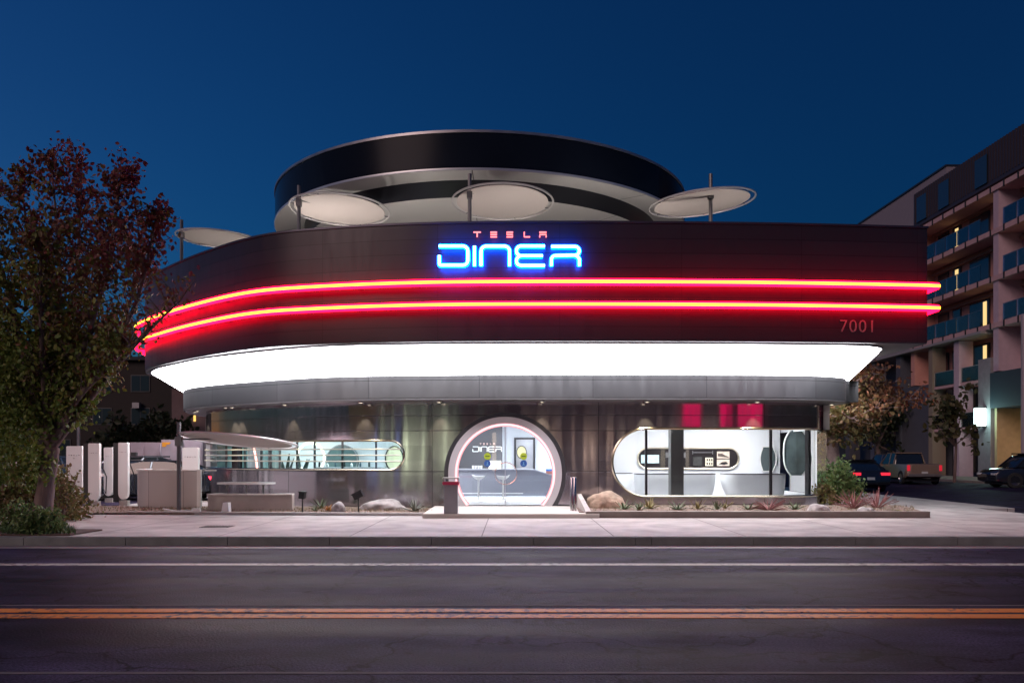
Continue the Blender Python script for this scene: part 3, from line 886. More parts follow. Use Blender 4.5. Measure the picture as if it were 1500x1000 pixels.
disc(350, 646, 21.6, 86, 262, 618, SW, R(-6), R(4), 'low round shade disc on a leaning mast in front of the louvred window', mast_lean=-.0)

# ================================================================ INTERIOR THINGS
cnt = thing('service_counter', 'grey service counter behind the two white stools inside the entrance', 'counter', (0, 26, FZ))
CG = mat('counter_grey', (.20, .21, .26), .2, .45)
MB().extrude([(-2.9, FZ), (2.5, FZ), (2.5, .98), (1.2, 1.0), (.7, 1.15), (.4, 1.17), (-2.9, 1.17)], 26.0, 26.7, 'y').build('front', CG, cnt, smooth=0)
MB().extrude([(-2.9, 1.172), (.4, 1.172), (.7, 1.152), (1.2, 1.002), (2.5, .982), (2.5, 1.012), (1.2, 1.032), (.72, 1.182), (.4, 1.202), (-2.9, 1.202)], 25.94, 26.76, 'y').build('counter_top', mat('counter_top', (.35, .36, .42), .1, .3), cnt, smooth=0)
MB().box(-2.6, .35, 25.80, 25.83, .42, .45).build('foot_rail', mat('rail_white', (.8, .8, .8), .5, .3), cnt)
MB().box(-2.6, 2.3, 25.93, 25.97, FZ + .01, FZ + .07).build('plinth_light', glow('plinth_light', (.9, .95, 1), 2.5), cnt, smooth=0)
def stool(label):
    o = thing('bar_stool', label, 'bar stool', (0, 0, 0), group='bar stools inside the entrance', local=True)
    mb = MB(); mb.lathe([(0, .66), (.10, .665), (.17, .70), (.20, .745), (.205, .755), (.19, .745), (.12, .715), (0, .71)], n=28, close=False)
    mb.v = [(x, y, z + .05 * (x / .2) ** 2 * (1 if x < 0 else .6)) for x, y, z in mb.v]; mb.build('seat', WHITE, o, smooth=60)
    MB().lathe([(.03, .012), (.026, .40), (.028, .64), (.07, .665)], n=16, close=False).build('stem', WHITE, o, smooth=60)
    MB().lathe([(0, .001), (.19, .001), (.185, .015), (.09, .04), (.035, .10), (.028, .16)], n=28, close=False).build('base', WHITE, o, smooth=60)
    return o
st = stool('white pedestal stool left of the door handle ring'); st.location = (GX(701, 24.4), 24.4, FZ)
dup(st, (GX(737, 24.4), 24.4, FZ), R(180), 'white pedestal stool seen through the door handle ring')
# inside sign on the charcoal wall
isg = thing('wall_sign', 'small white word DINER on the charcoal wall inside the entrance', 'wall sign', (-1.1, 28.35, 2))
def conv_in(zx, zy):
    return (GX(692 + (zx - 205) / 1050 * 43, 28.33), 28.36, GZ(654 + (zy - 252) / 143 * 7.2, 28.33))
letters(isg, conv_in, .014, .010, mat('sign_white', (.85, .85, .85), 0, .4, emit=(1, 1, 1), es=.35), mat('sign_rosy', (.8, .55, .5), 0, .4, emit=(1, .6, .5), es=.2))
idr = thing('kitchen_door', 'steel kitchen door with an oval yellow window behind the counter', 'door', (.5, 29.4, FZ))
x0, x1, zt = GX(756, 29.36), GX(781, 29.36), GZ(643.5, 29.36)
MB().box(x0, x1, 29.33, 29.37, FZ, zt).build('leaf', mat('door_steel', (.42, .42, .44), .7, .35, var=.1), idr)
mb = MB(); mb.box(x0 - .07, x0, 29.30, 29.39, FZ, zt + .07); mb.box(x1, x1 + .07, 29.30, 29.39, FZ, zt + .07); mb.box(x0, x1, 29.30, 29.39, zt, zt + .07)
mb.build('frame', DARKMETAL, idr)
ox, oz = GX(764, 29.3), GZ(662, 29.3)
MB().extrude([(ox + .16 * math.cos(a * math.pi / 16), oz + .21 * math.sin(a * math.pi / 16)) for a in range(32)], 29.318, 29.329, 'y').build('window', glow('warm_porthole', (.9, .82, .5), .8), idr)
MB().sweep([(ox + .17 * math.cos(a * math.pi / 16), 29.32, oz + .22 * math.sin(a * math.pi / 16)) for a in range(32)], .015, 6, closed=True).build('window_rim', DARKMETAL, idr)
mb = MB(); mb.box(GX(716, 26.4), GX(734, 26.4), 26.25, 26.55, 1.203, GZ(674.5, 26.3))
pc = mb.build('display_case', mat('case_cream', (.8, .75, .62), 0, .5, emit=(1, .92, .75), es=.6)); tag(pc, 'small glowing cream display case on the entrance counter', 'display case')
cup0 = None
for k in range(4):
    x = GX(693 + 4 * k, 26.3)
    if cup0 is None:
        cup0 = MB().lathe([(0, 0), (.026, 0), (.036, .10), (.038, .10), (.030, .008)], n=14, close=False).build('cup', WHITE); o = cup0
    else:
        o = cup0.copy(); COL.objects.link(o)
    o.location = (x, 26.3, 1.203)
    tag(o, ['white cup at the left end of the row on the counter', 'white cup second from the left in the counter row', 'white cup third from the left in the counter row', 'white cup of the counter row nearest the display case'][k], 'cup', 'white cups on the counter')
mb = MB(); mb.box(GX(800, 26.3), GX(812, 26.3), 26.1, 26.5, 1.034, 1.13, 0); mb.box(GX(800, 26.3), GX(812, 26.3), 26.1, 26.5, 1.132, 1.19, 1)
tag(mb.build('box', [mat('box_red', (.5, .2, .16), 0, .6), mat('box_blue', (.05, .2, .6), 0, .6)], smooth=0), 'blue and red box at the right end of the entrance counter', 'box')

# ---- white room on the right
col = MB().box(GX(982, 23.6), GX(1000.5, 23.6), 23.5, 23.9, FZ, 2.93).build('column', mat('column_grey', (.10, .10, .10), .4, .45, var=.08), diner, smooth=0)
disp = thing('display_niche', 'long dark niche with pictures and screens in the white room', 'display niche', (5, 26.9, FZ))
YN = 26.85
def stad(x0, x1, z0, z1, n=14):
    r = (z1 - z0) / 2; zc = (z0 + z1) / 2
    return [(x1 - r + r * math.cos(-math.pi/2 + math.pi*k/n), zc + r * math.sin(-math.pi/2 + math.pi*k/n)) for k in range(n+1)] + \
           [(x0 + r + r * math.cos(math.pi/2 + math.pi*k/n), zc + r * math.sin(math.pi/2 + math.pi*k/n)) for k in range(n+1)]
nx0, nx1, nz0, nz1 = GX(934, YN), GX(1082, YN), GZ(686, YN), GZ(656, YN)
MB().extrude(stad(nx0, nx1, nz0, nz1), YN, YN + .04, 'y').build('backing', mat('niche_dark', (.025, .022, .025), .1, .3), disp, smooth=0)
pp = stad(nx0, nx1, nz0, nz1)
MB().sweep([(x, YN - .01, z) for x, z in pp], .03, 8, closed=True).build('niche_rim', mat('rim_gold', (.70, .62, .50), .9, .3), disp)
pic = [((939, 965, 666, 678), (.42, .55, .60), 'pale landscape screen'), ((975, 1004, 662, 670), (.16, .16, .17), None), ((1015, 1028, 669, 682), (.05, .05, .05), None), ((1033, 1044, 670, 682), (.55, .52, .42), 'sheet of six small pictures'),
       ((1050, 1068, 661, 671), (.50, .42, .36), 'framed picture of a pale slope'), ((1050, 1068, 672.5, 682), (.80, .80, .78), 'white framed picture with a dark sketch')]
for (a, b, c, d_), colr, lab in pic:
    fr = MB().box(GX(a, YN), GX(b, YN), YN - .05, YN - .012, GZ(d_, YN), GZ(c, YN)).build('picture', mat('pic_%g' % a, colr, 0, .5, emit=colr, es=.5 if colr[0] > .3 else .05, var=.3, vscale=9), disp, smooth=0)
    if lab: fr['label'] = lab
mb = MB()
for i in range(3):
    for j in range(2): mb.box(GX(1034.5 + 3.3*i, YN), GX(1036.5 + 3.3*i, YN), YN - .056, YN - .051, GZ(680.5 - 5.5*j, YN), GZ(677 - 5.5*j, YN))
mb.build('thumbnail', mat('thumb_dark', (.1, .08, .07), 0, .5), disp, smooth=0)
mb = MB(); zz = [(GX(1052, YN), GZ(679.5, YN)), (GX(1057, YN), GZ(676.5, YN)), (GX(1063, YN), GZ(676, YN)), (GX(1066.5, YN), GZ(679, YN)), (GX(1060, YN), GZ(680.5, YN))]
mb.extrude(zz, YN - .056, YN - .051, 'y'); mb.build('sketch', BLACK, disp, smooth=0)
mb = MB(); mb.extrude([(GX(1051, YN), GZ(664, YN)), (GX(1057, YN), GZ(664, YN)), (GX(1067, YN), GZ(669, YN)), (GX(1067, YN), GZ(670, YN)), (GX(1051, YN), GZ(668, YN))], YN - .056, YN - .051, 'y'); mb.build('sketch', mat('sketch_brown', (.13, .10, .09), 0, .5), disp, smooth=0)
mb = MB(); mb.box(GX(1014, YN), GX(1044, YN), YN - .04, YN - .02, GZ(663, YN), GZ(661.8, YN)); mb.box(GX(1014, YN), GX(1014.8, YN), YN - .045, YN - .02, GZ(665, YN), GZ(660, YN)); mb.box(GX(1043.2, YN), GX(1044, YN), YN - .045, YN - .02, GZ(665, YN), GZ(660, YN))
mb.build('rail', GREYMETAL, disp, smooth=0)

def desk(x0, x1, y, label, rleft, rright, z1=1.04, parts_dark=True):
    """curved white reception desk whose ends taper in towards the floor"""
    o = thing('reception_desk', label, 'reception desk', ((x0 + x1) / 2, y, FZ), group='curved white reception desks')
    n = 14; vs = []; fs = []; L = 10
    for j in range(L + 1):
        t = j / L; z = FZ + .02 + (z1 - FZ - .02) * t
        sh = .30 * (1 - t) ** 2
        a0, a1 = x0 + sh * rleft, x1 - sh * rright; d = .75; r = .35
        out = []
        for k in range(n + 1): a = math.pi + math.pi / 2 * k / n; out.append((a0 + r + r * math.cos(a), y + sh * .6 + r + r * math.sin(a)))
        for k in range(n + 1): a = -math.pi / 2 + math.pi / 2 * k / n; out.append((a1 - r + r * math.cos(a), y + sh * .6 + r + r * math.sin(a)))
        out += [(a1, y + d), (a0, y + d)]
        for p in out: vs.append((*p, z))
        K = len(out)
    for j in range(L):
        for k in range(K): fs.append((j*K + k, j*K + (k+1) % K, (j+1)*K + (k+1) % K, (j+1)*K + k))
    fs.append(tuple(range(K))[::-1]); fs.append(tuple(L*K + k for k in range(K)))
    mb = MB(); mb.add(vs, fs); mb.build('body', mat('desk_white', (.74, .77, .80), 0, .35), o, smooth=50)
    mb = MB(); top = [(x, yy) for x, yy, _ in vs[-K:]]
    mb.extrude(top, z1 + .002, z1 + .03, 'z'); mb.build('desk_top', mat('desk_top_dark', (.06, .06, .07), .1, .3), o, smooth=0)
desk(GX(934, 24.9), GX(1052, 24.9), 24.9, 'curved white reception desk left of the gap, behind the dark column', .3, .4)
desk(GX(1064, 24.7), 8.35, 24.7, 'curved white reception desk right of the gap, by the corner window', .9, .1)
desk(GX(884, 26.0), GX(929, 26.0), 26.0, 'short white reception desk at the rounded left end of the window', .3, .3)
ph = thing('porthole', 'tall lens shaped dark porthole in the white room wall', 'porthole', (8, 26.8, 1.5))
X0, X1 = GX(1113, YN), GX(1137, YN); Z0, Z1 = GZ(690, YN), GZ(654, YN)
pl = [(X0 + .1 + (-.1) * math.sin(math.pi * k / 12), Z0 + (Z1 - Z0) * k / 12) for k in range(13)] + [(X1 - .12 + .12 * math.sin(math.pi * k / 12), Z1 - (Z1 - Z0) * k / 12) for k in range(13)]
MB().extrude(pl, YN - .02, YN + .04, 'y').build('pane', mat('porthole_dark', (.12, .15, .16), .2, .12), ph, smooth=0)
MB().sweep([(x, YN - .03, z) for x, z in pl], .02, 6, closed=True).build('rim', WHITE, ph)
ar = thing('glass_partition', 'curved glass partition standing at the right end of the white room', 'glass partition', (8.3, 25.5, FZ))
Ya = 25.8
X0, X1 = GX(1148, Ya), GX(1178, Ya)
pl = [(X0 + .28 * (1 - math.sin(math.pi / 2 * min(1, k / 8))) , GZ(694, Ya) + (GZ(631, Ya) - GZ(694, Ya)) * k / 12) for k in range(13)]
pl = [(X0 + .22 * abs(k / 6 - 1) ** 3, GZ(696, Ya) + (GZ(630, Ya) - GZ(696, Ya)) * k / 12) for k in range(13)] + [(X1, GZ(630, Ya)), (X1, GZ(696, Ya))]
MB().extrude(pl, Ya, Ya + .05, 'y').build('pane', mat('partition_dark', (.14, .19, .20), .2, .15, var=.3, vscale=2), ar, smooth=0)
MB().sweep([(x, Ya - .01, z) for x, z in pl[:13]], .03, 6).build('edge', mat('edge_white', (.7, .74, .74), 0, .3), ar)

# ---- room behind the louvred window
ln = thing('ring_lamp', 'glowing cream ring lamp behind the louvred window', 'ring lamp', (GX(452, 27.5), 27.5, 1.5), group=None)
cx_, cz_ = GX(455, 27.5), 1.55
MB().sweep([(cx_ + .46 * math.cos(a * math.pi / 24), 27.5, cz_ + .5 * math.sin(a * math.pi / 24)) for a in range(48)], .035, 8, closed=True).build('ring', glow('cream_ring', (1, .95, .72), 3), ln)
MB().sweep([(cx_, 27.5, cz_ + .5), (cx_, 27.5, 2.93)], .012, 6).build('hanger', DARKMETAL, ln)
ln = thing('neon_arc', 'tall pink neon arc inside behind the left part of the louvred window', 'neon arc', (GX(372, 27), 27, FZ))
MB().sweep([(GX(366, 27) + .25 * math.sin(k / 14 * 1.5), 27.0, 2.4 - k / 14 * 1.4) for k in range(15)], .03, 8).build('tube', glow('pink_arc', (1, .30, .25), 4), ln)
MB().box(GX(366, 27) - .1, GX(376, 27) + .15, 26.95, 27.05, FZ, 1.0).build('base', WHITE, ln, smooth=0)
cb = thing('wall_cabinet', 'dark rounded wall cabinet left of the ring lamp', 'wall cabinet', (GX(500, 28.8), 28.8, 1))
MB().extrude(stad(GX(480, 28.7), GX(525, 28.7), .9, 2.0), 28.5, 28.88, 'y').build('body', mat('teal_dark', (.10, .16, .17), .2, .4), cb, smooth=30)
MB().sweep([(x, 28.49, z) for x, z in stad(GX(480, 28.7), GX(525, 28.7), .9, 2.0)], .02, 6, closed=True).build('trim', GREYMETAL, cb)
pr2 = thing('round_mirror', 'round cream mirror behind the rounded end of the louvred window', 'mirror', (GX(578, 26.5), 28.7, 1.5))
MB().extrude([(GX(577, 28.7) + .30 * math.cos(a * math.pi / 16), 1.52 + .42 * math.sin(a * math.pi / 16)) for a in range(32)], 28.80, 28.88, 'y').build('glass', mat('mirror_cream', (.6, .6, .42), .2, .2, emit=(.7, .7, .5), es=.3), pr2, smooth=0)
MB().sweep([(GX(577, 28.7) + .31 * math.cos(a * math.pi / 16), 28.79, 1.52 + .43 * math.sin(a * math.pi / 16)) for a in range(32)], .025, 6, closed=True).build('rim', DARKMETAL, pr2)

cur = thing('glass_screen', 'teal glass screens with dark posts inside the far left of the louvred window', 'glass screen', (GX(365, 28), 28, FZ))
for a, b in ((318, 331), (333, 347), (351, 362), (385, 396), (398, 409)):
    MB().box(GX(a, 28), GX(b, 28), 28.0, 28.04, FZ, 2.6).build('panel', mat('teal_panel', (.16, .26, .26), .1, .2), cur, smooth=0)
for a in (332, 349, 383, 397, 410):
    MB().box(GX(a, 28) - .03, GX(a, 28) + .03, 27.95, 28.06, FZ, 2.7).build('post', DARKMETAL, cur, smooth=0)
bar = thing('back_bar', 'pale back bar counter running along the bottom of the louvred window', 'bar counter', (GX(500, 26), 26, FZ))
MB().box(GX(462, 26), GX(560, 26), 26.0, 26.5, FZ, 1.22).build('body', CG, bar, smooth=0)
MB().box(GX(460, 26), GX(562, 26), 25.95, 26.55, 1.222, 1.26).build('counter_top', mat('bar_top', (.5, .52, .55), .1, .3), bar, smooth=0)
rb = random.Random(9); bt = {}
BL = ['tall dark bottle at the left end of the back bar', 'pale squat jar second along the back bar', 'slim teal bottle left of the middle of the back bar', 'bottle in the middle of the back bar', 'bottle just right of the middle of the back bar', 'second bottle from the right end of the back bar', 'last bottle at the right end of the back bar']
for k in range(7):
    x = GX(468 + 12 * k + rb.uniform(-1, 1), 26.2); kk = (0, 1, 2, 0, 1, 2, 0)[k]
    if kk not in bt:
        h_, w_, cc = ((.20, .035, (.03, .05, .05)), (.13, .045, (.6, .62, .62)), (.17, .03, (.05, .10, .14)))[kk]
        o = MB().lathe([(0, 0), (w_, 0), (w_, h_ * .6), (w_ * .4, h_ * .8), (w_ * .4, h_), (0, h_)], n=12, close=False).build('bottle', mat('bottle_%d' % kk, cc, 0, .2)); bt[kk] = o
    else: o = bt[kk].copy(); COL.objects.link(o)
    o.location = (x, 26.2, 1.262)
    tag(o, BL[k], 'bottle', 'bottles on the back bar')
def houseplant(x, y, lab, seed):
    o = thing('potted_plant', lab, 'potted plant', (x, y, FZ), group='potted plants behind the louvres')
    MB().lathe([(0, 0), (.14, 0), (.20, .5), (.17, .5), (0, .45)], (x, y, FZ), 20, close=False).build('pot', DARKMETAL, o)
    rr = random.Random(seed); mb = MB()
    for k in range(16):
        a = rr.uniform(0, 6.28); el = rr.uniform(.5, 1.4); L = rr.uniform(.7, 1.15); s_ = Vector((-math.sin(a), math.cos(a), 0)); vs = []
        for j in range(6):
            t = j / 5; p = Vector((x, y, FZ + .45)) + Vector((math.cos(a) * math.cos(el), math.sin(a) * math.cos(el), math.sin(el))) * L * t - Vector((0, 0, .45 * t * t * math.cos(el)))
            w = .012 + .06 * math.sin(math.pi * t); vs += [p - s_ * w, p + s_ * w]
        mb.add(vs, [(2*j, 2*j+1, 2*j+3, 2*j+2) for j in range(5)])
    mb.build('foliage', mat('plant_dark', (.03, .06, .05), 0, .5), o, smooth=0, recalc=False)
houseplant(GX(418, 25.5), 25.5, 'dark leaved potted plant left of the ring lamp', 1)
houseplant(GX(440, 26.2), 26.2, 'dark leaved potted plant just under the ring lamp', 2)

# ================================================================ PLANTS
LEAFM = {}
def leafmat(name, cols, sub=.0, rough=.6):
    if name in MATS: return MATS[name]
    m = bpy.data.materials.new(name); m.use_nodes = True
    n, l = m.node_tree.nodes, m.node_tree.links
    b = n['Principled BSDF']; b.inputs['Roughness'].default_value = rough
    at = n.new('ShaderNodeAttribute'); at.attribute_name = 'leaf'
    cr = n.new('ShaderNodeValToRGB')
    while len(cr.color_ramp.elements) < len(cols): cr.color_ramp.elements.new(.5)
    for i, c in enumerate(cols):
        cr.color_ramp.elements[i].position = i / max(1, len(cols) - 1); cr.color_ramp.elements[i].color = (*c, 1)
    l.new(at.outputs['Fac'], cr.inputs[0]); l.new(cr.outputs[0], b.inputs['Base Color'])
    tr = n.new('ShaderNodeBsdfTranslucent'); l.new(cr.outputs[0], tr.inputs[0])
    mx = n.new('ShaderNodeMixShader'); mx.inputs[0].default_value = .25
    l.new(b.outputs[0], mx.inputs[1]); l.new(tr.outputs[0], mx.inputs[2]); l.new(mx.outputs[0], n['Material Output'].inputs[0])
    MATS[name] = m
    return m
def leaves(name, P, size, m, parent, seed, val, droop=.3):
    """P: Nx3 positions; each leaf is a folded pointed blade of six vertices"""
    rg = np.random.default_rng(seed); N = len(P)
    d = rg.normal(size=(N, 3)); d[:, 2] -= droop; d /= np.linalg.norm(d, axis=1)[:, None]
    u = rg.normal(size=(N, 3)); u -= d * (u * d).sum(1)[:, None]; u /= np.linalg.norm(u, axis=1)[:, None]
    nrm = np.cross(d, u)
    sz = size * rg.uniform(.65, 1.3, N)[:, None]
    tpl = [(0, 0, 0), (.35, .32, .06), (.75, .26, .05), (1.05, 0, 0), (.75, -.26, .05), (.35, -.32, .06)]
    V = np.stack([P + d * sz * a + u * sz * b_ + nrm * sz * c for a, b_, c in tpl], 1).reshape(-1, 3)
    me = bpy.data.meshes.new(name)
    base = np.arange(N) * 6
    F_ = np.concatenate([base[:, None] + np.array([0, 1, 2, 3]), base[:, None] + np.array([0, 3, 4, 5])])
    me.from_pydata(V.tolist(), [], F_.tolist())
    me.materials.append(m)
    a = me.attributes.new('leaf', 'FLOAT', 'POINT')
    a.data.foreach_set('value', np.repeat(np.clip(val, 0, 1), 6).astype(np.float32))
    me.update()
    o = bpy.data.objects.new(name, me); COL.objects.link(o)
    if parent is not None:
        o.parent = parent
        if not parent.get('local'): o.matrix_parent_inverse = Matrix.Translation(parent.location).inverted()
    return o
BARK = mat('bark', (.16, .11, .10), 0, .9, var=.35, vscale=6, bump=.6, bscale=25, stretch=(1, 1, .25))

def limb(a, b, r0, r1, bend, rg, n=9):
    a, b = Vector(a), Vector(b); m = (a + b) / 2 + Vector((rg.uniform(-1, 1), rg.uniform(-1, 1), rg.uniform(-.3, .3))) * bend
    pts = []; 
    for k in range(n + 1):
        t = k / n; p = a * (1-t)**2 + m * 2*t*(1-t) + b * t*t
        if 0 < k < n: p += Vector((rg.uniform(-1, 1), rg.uniform(-1, 1), 0)) * bend * .06
        pts.append(p)
    return pts, [r0 + (r1 - r0) * k / n for k in range(n + 1)]

# --- big street tree on the left
rg = random.Random(11)
TY = 15.6
tree = thing('street_tree', 'tall street tree with red brown and green leaves at the left edge', 'tree', (GX(62, TY), TY, SW))
tb = MB()
base = (GX(60, TY), TY, SW - .02); fork = W(76, 655, TY)
pts = [base, W(64, 735, TY), W(70, 695, TY), fork]
tb.sweep(pts, [.20, .17, .15, .14], 10)
tips = []
mains = [((135, 560), (200, 420), (228, 270), .1), ((150, 560), (210, 470), (262, 395), -.5), ((105, 560), (150, 400), (178, 215), -.7), ((92, 540), (112, 380), (120, 200), .6), ((80, 540), (88, 380), (75, 195), -.2),
         ((60, 540), (48, 380), (30, 215), .5), ((45, 560), (10, 400), (-25, 250), -.6), ((30, 570), (-40, 430), (-80, 300), .2), ((118, 590), (165, 500), (205, 345), .9), ((112, 585), (155, 520), (190, 455), -1.0),
         ((55, 590), (20, 520), (-30, 430), 1.1), ((95, 585), (110, 480), (150, 300), 1.2), ((65, 560), (60, 430), (60, 300), -1.2)]
allp = []
for i, (m1, m2, m3, dy) in enumerate(mains):
    A = Vector(fork); B = Vector(W(*m1, TY + dy * .35)); C_ = Vector(W(m2[0], m2[1] + 22, TY + dy * .8)); D = Vector(W(m3[0], m3[1] + 48, TY + dy * 1.1))
    pts = spline([tuple(A), tuple(B), tuple(C_), tuple(D)], 6)
    L = len(pts); rr = [.085 * (1 - k / L) ** 1.1 + .008 for k in range(L)]
    tb.sweep(pts, rr, 7); allp.append(pts)
twigs = []
for pts in allp:
    L = len(pts)
    for k in range(3, L):
        for _ in range(4):
            p = Vector(pts[k]); t = k / L
            ang = rg.uniform(0, 2 * math.pi); ln_ = rg.uniform(.35, 1.05) * (1.15 - t * .55)
            d = Vector((math.cos(ang) * .7, math.sin(ang) * .7, rg.uniform(.25, 1.1))).normalized()
            q = p + d * ln_ * .55 + Vector((0, 0, .05)); e = p + d * ln_ + Vector((0, 0, rg.uniform(-.1, .15)))
            tb.sweep([p, q, e], [.014, .009, .004], 4, caps=False)
            twigs.append((p, q, e))
tb.build('trunk', BARK, tree, smooth=60)
nr = np.random.default_rng(3)
P = []; val = []
for (p, q, e) in twigs:
    # keep away from the fork so that the limbs show
    if e.z < 2.3: continue
    zt = (e.z - 2.3) / 5.3
    pxe = CX + e.x / e.y * F
    k = int((36 if zt > .25 else 24) * nr.uniform(.5, 1.25))
    pye = HY - (e.z - CH) / e.y * F
    if pxe > 238: k = int(k * .7)
    if pxe > 140 and pye < 400: k = int(k * 1.7)
    if pxe > 178 and 425 < pye < 600: k = int(k * .12)
    elif pxe > 215 and pye > 380: k = int(k * .35)
    a = nr.uniform(.15, 1.08, k)[:, None]
    pos = np.array(p) * (1 - a) + np.array(e) * a + nr.normal(scale=.085, size=(k, 3))
    P.append(pos)
    v = .02 + .80 * zt + .25 * (pxe - 80) / 180 + nr.normal(scale=.17, size=k) + nr.normal() * .12
    val.append(v)
# hanging lower foliage on the left of the trunk
for _ in range(190):
    c = np.array(W(nr.uniform(-30, 72), nr.uniform(500, 700), TY + nr.uniform(-.5, .7)))
    k = 26; P.append(c + nr.normal(scale=(.13, .13, .17), size=(k, 3))); val.append(nr.normal(.10, .12, k))
for _ in range(30):
    c = np.array(W(nr.uniform(72, 125), nr.uniform(520, 610), TY + nr.uniform(-.5, .3)))
    k = 22; P.append(c + nr.normal(scale=(.12, .12, .15), size=(k, 3))); val.append(nr.normal(.15, .12, k))
P = np.concatenate(P); val = np.concatenate(val)
leaves('crown', P, .094, leafmat('tree_leaf', [(.11, .17, .03), (.17, .19, .03), (.14, .09, .03), (.17, .045, .03), (.17, .03, .04)]), tree, 4, val, droop=.8)

# --- tree on the right behind the diner corner
rg = random.Random(21); TY2 = 27.5
t2 = thing('plaza_tree', 'small orange leaved tree beside the right corner of the diner', 'tree', (GX(1216, TY2), TY2, .15))
tb = MB(); base = W(1219, 712, TY2); base = (base[0], base[1], .13); fork = W(1217, 625, TY2)
tb.sweep([base, W(1222, 680, TY2), W(1219, 650, TY2), fork], [.26, .21, .19, .2], 10)
allp = []
for m1, m2, dy in (((1204, 600), (1190, 575), .2), ((1232, 598), (1250, 560), -.4), ((1215, 600), (1222, 560), .8), ((1240, 595), (1300, 565), .3), ((1238, 610), (1280, 598), -.8), ((1236, 585), (1275, 545), 1.0), ((1250, 590), (1330, 585), -.2), ((1228, 630), (1245, 612), -.9)):
    A = Vector(fork); B = Vector(W(*m1, TY2 + dy * .5)); C_ = Vector(W(*m2, TY2 + dy * 1.6))
    pts = spline([tuple(A), tuple(B), tuple(C_)], 6); tb.sweep(pts, [.11 * (1 - k / len(pts)) + .012 for k in range(len(pts))], 7); allp.append(pts)
P = []; val = []
for pts in allp:
    for k in range(4, len(pts)):
        for _ in range(5):
            p = Vector(pts[k]); e = p + Vector((rg.uniform(-1, 1), rg.uniform(-1, 1), rg.uniform(-.35, .7))) * .75
            tb.sweep([p, e], [.016, .005], 4, caps=False)
            kk = 17; a = nr.uniform(.3, 1.05, kk)[:, None]
            P.append(np.array(p) * (1-a) + np.array(e) * a + nr.normal(scale=.12, size=(kk, 3))); val.append(nr.normal(.35 + .5 * min(1, max(0, (e.x - 10.5) / 3)), .18, kk))
for _ in range(26):
    c = np.array(W(nr.uniform(1205, 1290), nr.uniform(560, 650), TY2 + nr.uniform(-1, 1))); P.append(c + nr.normal(scale=.2, size=(20, 3))); val.append(nr.normal(.25, .15, 20))
tb.build('trunk', mat('pink_bark', (.30, .20, .19), 0, .85, var=.3, vscale=5, bump=.4, bscale=20), t2, smooth=60)
leaves('crown', np.concatenate(P), .14, leafmat('plaza_leaf', [(.09, .11, .03), (.17, .12, .04), (.24, .11, .05), (.28, .08, .04)]), t2, 8, np.concatenate(val), droop=.5)

def shrub(name, label, cat, cx, cy, cz, rx, ry, rz, n, size, m, seed, group=None, stems=9):
    rgn = np.random.default_rng(seed)
    o = thing(name, label, cat, (cx, cy, cz), group=group)
    th = rgn.uniform(0, 2 * np.pi, n); ph_ = np.arccos(rgn.uniform(-.2, 1, n)); rr = rgn.uniform(.35, 1, n) ** .6
    cl = rgn.normal(size=(22, 3)); cl[:, 2] = np.abs(cl[:, 2]); cl /= np.linalg.norm(cl, axis=1)[:, None]
    P = np.stack([np.sin(ph_) * np.cos(th) * rx * rr, np.sin(ph_) * np.sin(th) * ry * rr, np.cos(ph_) * rz * rr], 1)
    bumpy = 1 + .22 * np.sin(th * 3 + seed) * np.sin(ph_ * 4 + seed) + rgn.normal(scale=.08, size=n)
    P = P * bumpy[:, None] + np.array([cx, cy, cz + rz * .18])
    P[:, 2] = np.maximum(P[:, 2], cz + .02)
    leaves('foliage', P, size, m, o, seed + 1, rgn.uniform(0, 1, n), droop=-.3)
    mb = MB()
    for k in range(stems):
        a = 2 * math.pi * k / stems
        mb.sweep([(cx, cy, cz - .01), (cx + rx * .3 * math.cos(a), cy + ry * .3 * math.sin(a), cz + rz * .5), (cx + rx * .7 * math.cos(a), cy + ry * .7 * math.sin(a), cz + rz * .95)], [.02, .014, .005], 5)
    mb.build('stems', BARK, o)
    return o
SHR = leafmat('shrub_leaf', [(.08, .15, .05), (.14, .22, .07), (.19, .22, .08)])
OLV = leafmat('olive_leaf', [(.11, .13, .04), (.18, .15, .05), (.18, .11, .06)])
shrub('shrub', 'low grey green shrub at the foot of the big tree', 'shrub', GX(60, 15.2), 15.25, SW, .42, .35, .42, 1500, .07, SHR, 31)
shrub('shrub', 'bright green shoots at the very left edge beside the tree foot', 'shrub', GX(22, 15.9), 16.0, SW, .35, .3, .5, 600, .08, SHR, 32)
shrub('hedge', 'tall dark hedge behind the big tree at the left edge', 'hedge', GX(30, 18.6), 18.9, SW, 1.25, .6, 1.15, 5200, .09, OLV, 33)
shrub('shrub', 'leafy olive shrub in front of the white charging posts', 'shrub', GX(88, 18.2), 18.3, SW, .42, .4, 1.0, 900, .08, OLV, 37)
shrub('shrub', 'tall green shrub under the orange leaved tree', 'shrub', GX(1226, 24.6), 24.6, .2, .72, .6, 1.05, 2600, .10, SHR, 34)
shrub('shrub', 'dark low shrub just left of the orange tree shrub', 'shrub', GX(1206, 24.0), 24.0, .2, .35, .35, .55, 700, .09, OLV, 35)

